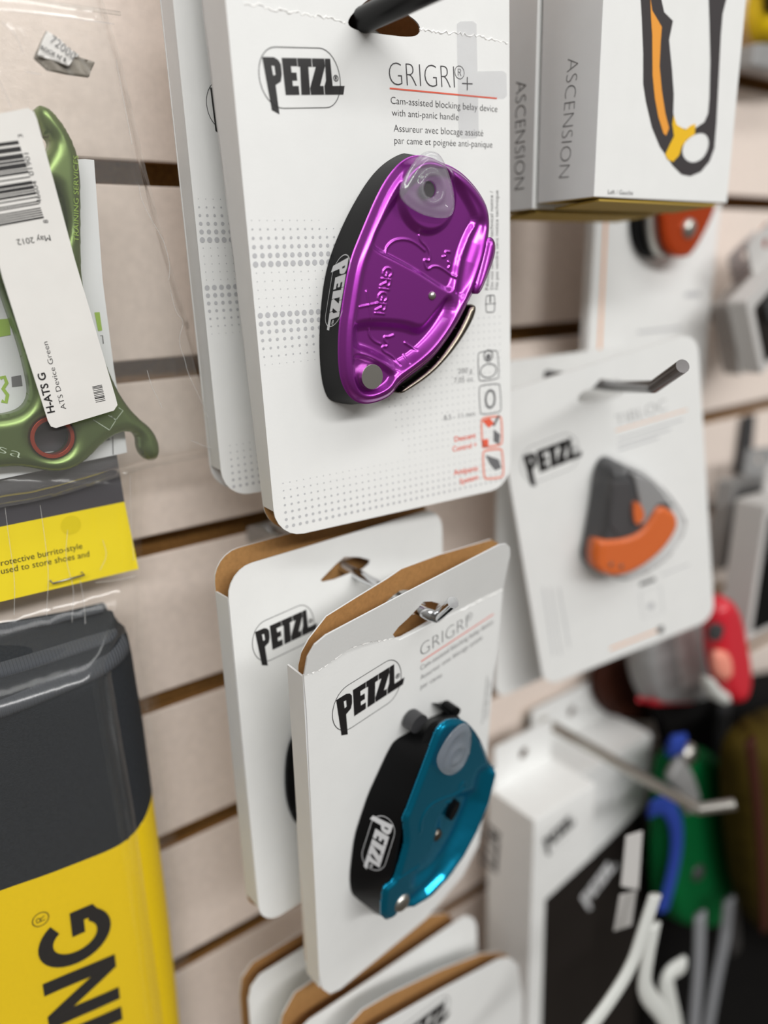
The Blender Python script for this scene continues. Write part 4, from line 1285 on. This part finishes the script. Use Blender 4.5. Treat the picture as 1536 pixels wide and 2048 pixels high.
# word on the side: a plane facing left
def side_text(parent, pose, body, a, b, t, off, mt, depth_x=0.0, name='printed_side_title', logo=False):
    """baseline pixels a->b and cap pixel t on the left face of a box (plane x = pose.c.x)"""
    def on(px):
        v = ray(px); tt = (pose.c[0] - depth_x - CAMP[0]) / v[0]; return CAMP + tt * v
    pa, pb, pt = on(a), on(b), on(t)
    ex = (pb - pa); ey = (pt - pa); ey = ey - ex * (ey @ ex) / (ex @ ex)
    V, F = text_mesh(body, off)
    x0, x1 = V[:, 0].min(), V[:, 0].max()
    W = [pose.loc(pa + ex * ((v[0] - x0) / (x1 - x0)) + ey * (v[1] / CAPH) - np.array([.00012, 0, 0])) for v in V]
    return mk(name, W, F, mt, parent)
side_text(ba, PA, 'ASCENSION', za([(388, 338)])[0], za([(336, 1020)])[0], za([(452, 345)])[0], -.028, 'ink_thin')
side_text(bb2, PA2, 'ASCENSION', za([(92, 470)])[0], za([(82, 1090)])[0], za([(152, 480)])[0], -.02, 'ink_thin')

# ================================================================ rope clamp card (right)
PI = Pose((0.2917, -0.0655, -0.2667), -19.09, 2.76, -12.31)
WI = 0.112
gi = thing('product_package', 'white card package with the orange and grey rope clamp, on a kinked hook', 'package', PI, 'white hanging card packages')
zi = lambda x, y: (980 + x / 2.439, 560 + y / 2.439)
HI = 0.1700
io = rrect(0, 0, WI, HI, .010, 6)
isl = chaikin(PI.uvs([zi(*p) for p in [(425, 575), (440, 600), (520, 590), (580, 590), (640, 560), (660, 520), (620, 480), (550, 470), (500, 530), (450, 545)]]), 1)
panel('front_panel', gi, [io, isl], 0.0)
panel('back_panel', gi, [io, isl], 0.0012, front='card', back='card')
put_logo(gi, PI, zi(160, 858), zi(448, 832), mt='ink', ringmt='ink_grey')
A = Acc(); ptext(PI, A, 'TIBLOC', zi(615, 715), zi(862, 632), zi(612, 660), -.028); A.build('printed_title', 'ink_grey', gi)
A = Acc(); A.line([PI.uv(zi(612, 735)), PI.uv(zi(962, 632))], .0005); A.build('title_underline', 'orange_ink', gi)
A = Acc(); A.line([PI.uv(zi(585, 1800)), PI.uv(zi(815, 1710))], .0012); A.build('printed_stripe', 'orange_ink', gi)
def bar(par, a, b, wd, mt_='dot', name='printed_line'):
    A = Acc(); A.line([PI.uv(zi(*a)), PI.uv(zi(*b))], wd); A.build(name, mt_, par)
for i, y in enumerate((775, 805, 830)): bar(gi, (625, y), (940 - 60 * i, y - (95 - 17 * i)), .0008)
for x in (260, 295, 335): bar(gi, (x, 1500), (x + 50, 1830 - (x == 335) * 40), .0006)
bar(gi, (835, 1440), (970, 1385), .0007)
A = Acc(); A.line(PI.uvs([zi(*p) for p in [(730, 1520), (830, 1490), (845, 1620), (745, 1650)]]), .0004, True); A.poly(circ(PI.uv(zi(785, 1590)), .0022, 10)); A.build('printed_icon', 'dot', gi)
bar(gi, (730, 1486), (806, 1457), .0022, 'ink_thin', 'printed_mark'); bar(gi, (818, 1712), (845, 1700), .0045, 'ink_thin', 'printed_mark')
HC = 0.014
rc = thing('rope_clamp', 'orange and grey rope clamp behind clear plastic on the right card', 'rope clamp', PI)
zi_ = lambda pts: [zi(*p) for p in pts]
co_px = [(590, 868), (650, 900), (790, 960), (870, 1050), (915, 1120), (920, 1180), (900, 1240), (840, 1320), (740, 1400), (640, 1448), (560, 1442), (510, 1420), (475, 1370), (490, 1300), (530, 1080), (545, 940)]
CO = chaikin(PI.uvs(zi_(co_px), HC * .6), 2)
V, F = relief([CO], lambda P, d: -.004 - (HC - .006) * sstep(d / .006), .0015, -.0004)
clean(mk('grey_body', V, F, 'dark_grey', rc, smooth=True))
oo = chaikin(PI.uvs(zi_([(525, 1290), (545, 1274), (650, 1270), (735, 1240), (790, 1170), (826, 1096), (905, 1135), (924, 1185), (908, 1242), (845, 1328), (745, 1408), (640, 1452), (555, 1442), (512, 1405)]), HC), 2)
V, F = relief([oo], lambda P, d: -HC + .0015 - .0015 * sstep(d / .0015), .0012, -.003)
clean(mk('orange_plate', V, F, 'orange', rc, smooth=True))
V, F, K = slab([chaikin(PI.uvs(zi_([(695, 1080), (735, 1090), (755, 1150), (740, 1180), (705, 1200)]), HC), 2)], -HC - .0004, -.004); mk('orange_cam', V, F, 'orange', rc, bevel=.0006)
V, F, K = slab([PI.uvs(zi_([(600, 990), (690, 985), (680, 1230), (630, 1250), (590, 1200)]), HC)], -HC + .001, -.004); mk('dark_jaw', V, F, 'ink_thin', rc, bevel=.0006)
V, F, K = slab([PI.uvs(zi_([(705, 950), (790, 975), (880, 1085), (822, 1098), (762, 1190), (740, 1195), (735, 1080)]), HC)], -HC + .0006, -.004); mk('smoke_window', V, F, 'mid_grey', rc, bevel=.0008)
for p in ((590, 1388), (640, 1397)):
    V, F = dome(PI.uv(zi(*p), HC), .0013, -HC, .0008, 12, 3); clean(mk('rivet', V, F, 'dark_steel', rc, smooth=True))
cl = chaikin(PI.uvs(zi_([(590, 855), (660, 880), (810, 945), (935, 1115), (930, 1200), (850, 1335), (745, 1415), (640, 1465), (550, 1460), (465, 1385), (480, 1290), (520, 1080), (532, 940)]), HC * .6), 2)
V, F = relief([cl], lambda P, d: -.002 - (HC + .002) * sstep(d / .004), .0015, None)
cvr = clean(mk('clear_blister', V, F, 'tab', rc, smooth=True))
tipI = wallp(zi(940, 420), -0.158); kn = wallp(zi(800, 520), -.140); _q = PI.uv(zi(580, 520)); sI = PI.wrd((_q[0], 0, _q[1]))
hook('peg_hook', 'dark chrome peg hook with kinked tip through the right card', np.array([sI[0] - .003, 0, sI[2] + .004]), [sI + np.array([0, .02, .002]), sI, kn, kn, tipI], 0.0026, 'dark_chrome')
# card behind it
PJ = Pose((wallp((1000, 716), -.042)[0], -.042, -0.28))
gj = thing('product_package', 'white card package half hidden behind the rope clamp card', 'package', PJ, 'white hanging card packages')
tz = wallp((1090, 713), -.042)[2] + .28
panel('front_panel', gj, [rrect(0, 0, WI, tz, .01, 5)], 0.0); panel('back_panel', gj, [rrect(0, 0, WI, tz, .01, 5)], 0.0012, front='card', back='card')

# pulley card behind the ascender boxes
PK = Pose((wallp((1172, 720), -.034)[0], -.034, wallp((1172, 720), -.034)[2] - .06), 0, 0, .8)
gk = thing('product_package', 'white card package with the orange pulley under the ascender cartons', 'package', PK, 'white hanging card packages')
WK = PK.uv((1426, 560))[0]
panel('front_panel', gk, [rrect(0, 0, WK, .24, .009, 5)], 0.0); panel('back_panel', gk, [rrect(0, 0, WK, .24, .009, 5)], 0.005, front='card', back='card')
V, F, K = slab([np.array([(-.0001, .01), (.0007, .01), (.0007, .23), (-.0001, .23)])], .0006, .005); mk('side_wall', V, F, 'card_side', gk)
A = Acc(); A.line([PK.uv((1212, 430)), PK.uv((1198, 715))], .002); A.build('printed_stripe', 'orange_ink', gk)
A = Acc(); A.line([PK.uv((1275, 665)), PK.uv((1360, 655))], .0015); A.build('printed_line', 'dot', gk); A = Acc(); A.line([PK.uv((1370, 590)), PK.uv((1400, 588))], .003); A.build('printed_text', 'dot', gk)
pu = thing('pulley', 'orange side-plate pulley with steel sheave on the card below the cartons', 'pulley', PK)
HU = .016
p1 = chaikin(PK.uvs([(1325, 400), (1440, 395), (1425, 440), (1390, 505), (1370, 516), (1345, 508), (1332, 480), (1328, 440)], HU), 2)
V, F = relief([p1], lambda P, d: -HU + .001 - .001 * sstep(d / .002), .0012, -HU + .004); clean(mk('side_plate', V, F, 'orange_metal', pu, smooth=True))
pc_ = PK.uv((1377, 457), HU); V, F = dome(pc_, .0058, -HU, .0035); clean(mk('axle_bolt', V, F, 'steel', pu, smooth=True))
p2 = chaikin(PK.uvs([(1300, 400), (1340, 410), (1345, 470), (1340, 515), (1315, 515), (1297, 490), (1290, 440)], HU * .5), 2)
V, F, K = slab([p2], -HU * .75, -.006); mk('sheave', V, F, 'steel', pu, bevel=.001)
p3 = p2 + (-.005, 0); V, F, K = slab([p3], -.0058, -.0004); mk('rear_plate', V, F, 'black', pu, bevel=.001)

# ================================================================ cards at the bottom
def lower_card(front_px, back_px, y, lean, label, deep=.009, logo=None):
    ps = Pose((0.16, y, -0.42), 5.5, lean, -4)
    g = thing('product_package', label, 'package', ps, 'white hanging card packages')
    f = ps.uvs(front_px); b = ps.uvs(back_px, -deep)
    panel('front_panel', g, [f], 0.0); panel('back_panel', g, [b], deep, front='kraft', back='card')
    lx = min(f[:, 0]); lv = f[np.argmin(f[:, 0])][1]
    V, F, K = slab([np.array([(lx, lv - .1), (lx + .0006, lv - .1), (lx + .0006, lv), (lx, lv)])], .0006, deep); mk('side_wall', V, F, 'card_side', g)
    if logo: put_logo(g, ps, *logo)
    return g
lower_card([(497, 2000), (502, 1975), (520, 1950), (620, 1888), (690, 1850), (700, 1850), (760, 1830), (780, 2300), (520, 2300)], [(480, 1990), (484, 1955), (505, 1925), (600, 1868), (690, 1815), (760, 1790), (790, 1800), (800, 2290), (500, 2290)], -.052, 3, 'white card package at the bottom, rearmost of the three, beside the wall')
lower_card([(575, 2085), (620, 2040), (760, 1948), (930, 1832), (946, 1836), (953, 1850), (956, 1960), (960, 2300), (580, 2300)], [(555, 2080), (565, 2030), (590, 1985), (680, 1925), (760, 1880), (850, 1832), (890, 1826), (905, 1836), (910, 1990), (915, 2290), (560, 2290)], -.076, 5, 'white card package at the bottom, middle of the three, wide kraft strip')
lower_card([(690, 2100), (760, 2050), (880, 1982), (1000, 1918), (1020, 1916), (1036, 1930), (1045, 1990), (1047, 2240), (690, 2240)], [(672, 2230), (674, 2100), (692, 2056), (725, 2020), (780, 1988), (880, 1940), (960, 1908), (1000, 1904), (1016, 1912), (1025, 1960), (1026, 2230)], -.098, 6, 'white card package at the bottom, frontmost of the three', .008, ((790, 2075), (900, 2022)))

# ================================================================ white cartons on the lower right
PW = Pose((wallp((1068, 1642), -.066)[0], -.066, wallp((1068, 1642), -.066)[2]))
wW = PW.uv((1192, 1548))[0]
def wcarton(pose, W, D, H, label, tabh):
    g = thing('carton_box', label, 'box', pose, 'white cartons with black fronts')
    V, F, K = slab([np.array([(0, -H), (W, -H), (W, 0), (0, 0)])], 0, D); mk('carton', V, F, 'card', g, bevel=.0006)
    V, F, K = slab([np.array([(.002, 0), (W - .002, 0), (W - .002, tabh), (.002, tabh)]), circ((W * .5, tabh * .5), .004, 14)], D - .003, D - .0022); mk('hang_tab', V, F, 'card', g)
    return g
gw = wcarton(PW, wW, .038, .22, 'white carton with black lower front and black lettering, hanging lower right', .03)
A = Acc(-.00015); A.poly(PW.uvs([(1090, 1800), (1189, 1709), (1187, 1900), (1183, 2300), (1074, 2300)])); A.build('printed_black_panel', 'box_black', gw)
f = logo_sim(PW.uv((1086, 1690)), PW.uv((1148, 1648)))
put_logo(gw, PW, (1086, 1680), (1150, 1640))
put_logo(gw, PW, (1160, 1795), (1232, 1725), mt='logo_white', ringmt='box_black', y=-.0003)
side_text(gw, PW, 'PETZL', (968, 1640), (962, 1730), (1000, 1650), .03, 'ink_thin')
PX = Pose((PW.c[0] + wW + .0012, -.046, wallp((1196, 1540), -.046)[2] + .004))
gx = wcarton(PX, PX.uv((1302, 1480))[0], .04, .24, 'white carton standing right of the lettered white carton', .034)
A = Acc(-.00015); A.poly(PX.uvs([(1185, 1712), (1280, 1618), (1290, 1612), (1275, 1900), (1262, 2300), (1178, 2300)])); A.build('printed_black_panel', 'box_black', gx)
A = Acc(-.0002); ptext(PX, A, 'Left', (1215, 1600), (1255, 1565), (1212, 1575), -.02); A.build('printed_text', 'dot', gx)
# hook with price tags
hb = wallp((1140, 1472), -.032)
def px_of(p):
    d = np.asarray(p) - CAMP; return 768 + FPX * (d @ RGT) / (d @ FWD)
yy = min(np.arange(-.2, -.05, .0005), key=lambda y: abs(px_of((hb[0], y, hb[2])) - 1396))
h1_ = np.array([hb[0], yy, hb[2]]); h2_ = wallp((1470, 1608), yy - .014)
hook('peg_hook', 'long chrome peg hook with upturned tip above the white cartons', np.array([hb[0], 0, hb[2]]), [hb, hb * .5 + h1_ * .5, h1_, h1_, h2_], .0034, 'steel')
for i, (px, lb) in enumerate((([(1252, 1672), (1284, 1662), (1276, 1780), (1242, 1772)], 'upper small white price tag beside the green sling'), ([(1240, 1790), (1272, 1782), (1262, 1850), (1228, 1862)], 'lower small white price tag beside the green sling'))):
    ps = Pose((0, -.135, 0)); V, F, K = slab([ps.uvs(px)], -.0004, .0004)
    o = mk('price_tag', V, F, 'light_grey', None, bevel=.0002); o.matrix_world = ps.mat(); tag(o, lb, 'price tag', 'white price tags')

# ================================================================ far right: hanging gear, out of focus
def edgebox(pa, pb, W, D, y, label, front='box_black', side='light_grey', yaw=0):
    a, b = wallp(pa, y), wallp(pb, y)
    roll = math.degrees(math.atan2(a[0] - b[0], a[2] - b[2]))
    ps = Pose(b, yaw, 0, roll); H = np.linalg.norm(a - b)
    g = thing('boxed_item', label, 'package', ps, 'grey and black packages on the right')
    V, F, K = slab([rrect(0, 0, W, H, .002, 3)], 0, D); mk('tray', V, F, side, g, bevel=.0008)
    V, F, K = slab([rrect(.006, .004, W - .004, H - .008, .003, 3)], -.0006, .002); mk('front_window', V, F, front, g)
    V, F, K = slab([rrect(.012, H * .55, W - .02, H * .8, .004, 3)], -.004, .0); mk('insert', V, F, 'dark_grey', g, bevel=.001)
    V, F, K = slab([rrect(W * .3, H, W * .7, H + .02, .003, 3), circ((W * .5, H + .011), .003, 12)], D - .002, D - .001); mk('hang_tab', V, F, side, g)
    return g
edgebox((1492, 604), (1522, 750), .09, .012, -.075, 'black fronted grey package near the right edge, front of its pair')
edgebox((1452, 612), (1480, 752), .09, .012, -.038, 'black fronted grey package near the right edge, rear of its pair')
edgebox((1532, 1010), (1492, 1280), .10, .02, -.085, 'light grey edged package at the right edge, above the olive bag', front='black_fabric')
edgebox((1468, 965), (1440, 1140), .10, .012, -.045, 'grey edged package hanging behind the rope clamp card', front='black_fabric', side='mid_grey')

def blob(name, label, cat, px, y, th, mt, soft=.012, res=.003, group=None, extra=None):
    ps = Pose((0, y, 0)); O = chaikin(ps.uvs(px), 2)
    c = O.mean(0); ps2 = Pose((c[0], y, c[1])); O = O - c
    g = thing(name, label, cat, ps2, group)
    V, F = relief([O], lambda P, d: -th * np.sqrt(np.clip(1 - (1 - np.clip(d / soft, 0, 1)) ** 2, 0, 1)), res, lambda P, d: th * .4 * sstep(d / soft))
    clean(mk('shell', V, F, mt, g, smooth=True))
    return g, ps2
# orange device at the right edge
g, ps = blob('carabiner_pulley', 'orange metal device at the right edge above the black packages', 'pulley', [(1545, 440), (1525, 450), (1508, 490), (1500, 520), (1505, 535), (1530, 528), (1600, 500), (1600, 430)], -.05, .010, 'orange_metal', .006, .0015)
V, F = dome(ps.uv((1560, 470), .01), .006, -.0105, .003); clean(mk('axle_bolt', V, F, 'steel', g, smooth=True))
# yellow and grey sling at top right
g, ps = blob('sling_bundle', 'yellow and grey strap bundle at the top right corner', 'strap', [(1500, -60), (1620, -60), (1620, 90), (1560, 98), (1490, 90)], -.02, .012, 'yellow_fabric', .008, .003)
V, F, K = slab([ps.uvs([(1488, 92), (1620, 100), (1620, 148), (1540, 150), (1480, 138)])], -.008, .006); mk('grey_strap', V, F, 'mid_grey', g, bevel=.002)
V, F, K = slab([ps.uvs([(1490, -60), (1620, -60), (1620, 38), (1496, 34)])], -.016, -.009); mk('olive_strap', V, F, 'olive', g, bevel=.002)
# dark hanging strap
V, F, K = slab([ROOM.uvs([(1492, 832), (1512, 828), (1502, 948), (1476, 950)], .006)], -.006, -.003)
tag(mk('webbing_strap', V, F, 'dark_grey', None, bevel=.0006), 'dark grey webbing strap against the wall right of the rope clamp card', 'strap')
# grey pouch with red piping
g, ps = blob('gear_pouch', 'grey pouch with red piping hanging below the rope clamp card', 'pouch', [(1250, 1270), (1270, 1392), (1300, 1398), (1370, 1394), (1405, 1372), (1404, 1240), (1330, 1200)], -.045, .016, 'mid_grey', .005, .002)
V, F = tube([(*ps.uv(p, .008), 0) for p in [(1270, 1394), (1300, 1400), (1370, 1397), (1408, 1372)]], .0022, 8); mk('red_piping', [(v[0], v[2] - .012, v[1]) for v in V], F, 'red', g, smooth=True)
V, F, K = slab([ps.uvs([(1345, 1240), (1395, 1225), (1404, 1365), (1368, 1380)], .018)], -.0178, -.014); mk('front_panel', V, F, 'light_grey', g, bevel=.001)
V, F, K = slab([ps.uvs([(1300, 1400), (1420, 1392), (1430, 1470), (1330, 1500)], 0)], -.008, .004); mk('black_strap', V, F, 'black_fabric', g, bevel=.002)
# red lever device
g, ps = blob('red_carabiner', 'red and white plastic gear hanging beside the grey pouch', 'carabiner', [(1430, 1180), (1455, 1200), (1470, 1260), (1482, 1330), (1475, 1380), (1455, 1405), (1432, 1395), (1415, 1340), (1404, 1280), (1405, 1215)], -.085, .012, 'red', .008, .002)
V, F, K = slab([circ(ps.uv((1437, 1266), .013), .0055, 16)], -.0135, -.009); mk('grey_button', V, F, 'dark_grey', g, bevel=.001)
V, F = relief([chaikin(ps.uvs([(1420, 1350), (1440, 1378), (1462, 1390), (1455, 1412), (1432, 1402), (1418, 1375)], .010), 2)], lambda P, d: -.0105 - .003 * sstep(d / .004), .0015, -.004); clean(mk('white_tip', V, F, 'webbing', g, smooth=True))
V, F = relief([chaikin(ps.uvs([(1432, 1300), (1462, 1305), (1468, 1350), (1450, 1365), (1432, 1345)], .012), 2)], lambda P, d: -.0118 - .002 * sstep(d / .004), .0015, -.008); clean(mk('pink_highlight', V, F, 'pale_red', g, smooth=True))  # pinkish highlight on the red shell, painted as a pale raised patch
# brown thing behind the pouch
blob('leather_glove', 'dark brown leather glove between the rope clamp card and the pouch', 'glove', [(1180, 1320), (1260, 1290), (1290, 1400), (1310, 1440), (1230, 1440), (1180, 1400)], -.012, .010, 'brown', .008, .003)
# green sling with blue stripes
g, ps = blob('gear_sling', 'green padded sling with blue webbing stripe at lower right', 'sling', [(1310, 1500), (1360, 1485), (1430, 1500), (1440, 1600), (1444, 1720), (1432, 1820), (1385, 1850), (1320, 1830), (1298, 1780), (1300, 1640)], -.070, .016, 'green', .010, .003)
def strip(pxs, r, mt, par, p_, off, name):
    P = smooth_path([(*p_.uv(p, off), 0) for p in pxs], 2)
    V, F = tube([(q[0], -off, q[1]) for q in P], r, 10)
    # flattened webbing
    V = [np.array(v) * (1, .35, 1) + np.array((0, -off * .65, 0)) for v in V]
    return clean(mk(name, V, F, mt, par, smooth=True))
strip([(1300, 1620), (1330, 1605), (1352, 1640), (1355, 1690), (1345, 1750), (1325, 1820)], .0065, 'blue', g, ps, .018, 'blue_webbing')
strip([(1340, 1492), (1365, 1488)], .008, 'blue', g, ps, .014, 'blue_loop')
strip([(1345, 1535), (1370, 1560), (1385, 1610)], .0085, 'mid_grey', g, ps, .018, 'grey_buckle')
V, F = dome(ps.uv((1376, 1510), .016), .008, -.016, .005); clean(mk('steel_eyelet', V, F, 'steel', g, smooth=True))
V, F = dome(ps.uv((1395, 1745), .016), .007, -.0155, .004); clean(mk('grey_button', V, F, 'dark_grey', g, smooth=True))
def loose(name, label, cat, pxs, y, r, mt, group=None):
    ps = Pose((0, y, 0)); P = np.array([(*ps.uv(p),) for p in pxs]); c = P.mean(0); ps2 = Pose((c[0], y, c[1])); P = smooth_path(P - c, 3)
    V, F = tube([(q[0], 0, q[1]) for q in P], r, 12); V = [np.array(v) * (1, .4, 1) for v in V]
    o = clean(mk(name, V, F, mt, None, smooth=True)); o.matrix_world = ps2.mat(); tag(o, label, cat, group); return o
loose('webbing_loop', 'white webbing loop curving down over the black carton front', 'webbing', [(1310, 1790), (1290, 1850), (1265, 1930), (1215, 2010), (1160, 2080)], -.15, .0052, 'webbing', 'webbing loops')
loose('webbing_loop', 'white webbing loop knotted under the green sling', 'webbing', [(1308, 1850), (1290, 1940), (1288, 1985), (1330, 2030), (1350, 2090)], -.14, .0055, 'webbing', 'webbing loops')
loose('webbing_loop', 'pale webbing strand crossing the knot at the bottom right', 'webbing', [(1365, 1930), (1330, 1950), (1335, 1990), (1352, 2060), (1352, 2100)], -.13, .0065, 'webbing', 'webbing loops')
loose('webbing_loop', 'grey webbing strand hanging straight below the green sling', 'webbing', [(1400, 1830), (1398, 1920), (1392, 2000), (1385, 2090)], -.115, .006, 'webbing_grey', 'webbing loops')
loose('webbing_loop', 'grey webbing strand hanging beside the olive bag', 'webbing', [(1458, 1800), (1450, 1880), (1432, 1960), (1410, 2090)], -.105, .0065, 'webbing_grey', 'webbing loops')
# dark bags behind everything
g, ps = blob('backpack', 'black fabric backpack filling the lower right background', 'backpack', [(1330, 1480), (1400, 1390), (1470, 1350), (1800, 1300), (1900, 1800), (1900, 2500), (1280, 2500), (1250, 2000), (1290, 1700)], -.03, .03, 'black_fabric', .03, .008)
strip([(1452, 1395), (1440, 1480), (1450, 1600), (1470, 1900)], .008, 'dark_grey', g, ps, .034, 'shoulder_strap')
g, ps = blob('stuff_sack', 'olive fabric stuff sack at the right edge of the shelf wall', 'sack', [(1432, 1500), (1470, 1440), (1560, 1400), (1800, 1400), (1800, 1900), (1560, 1885), (1490, 1840), (1452, 1740)], -.10, .03, 'olive', .03, .006)
strip([(1500, 1480), (1520, 1650), (1530, 1860)], .005, 'brown', g, ps, .031, 'seam_strap')
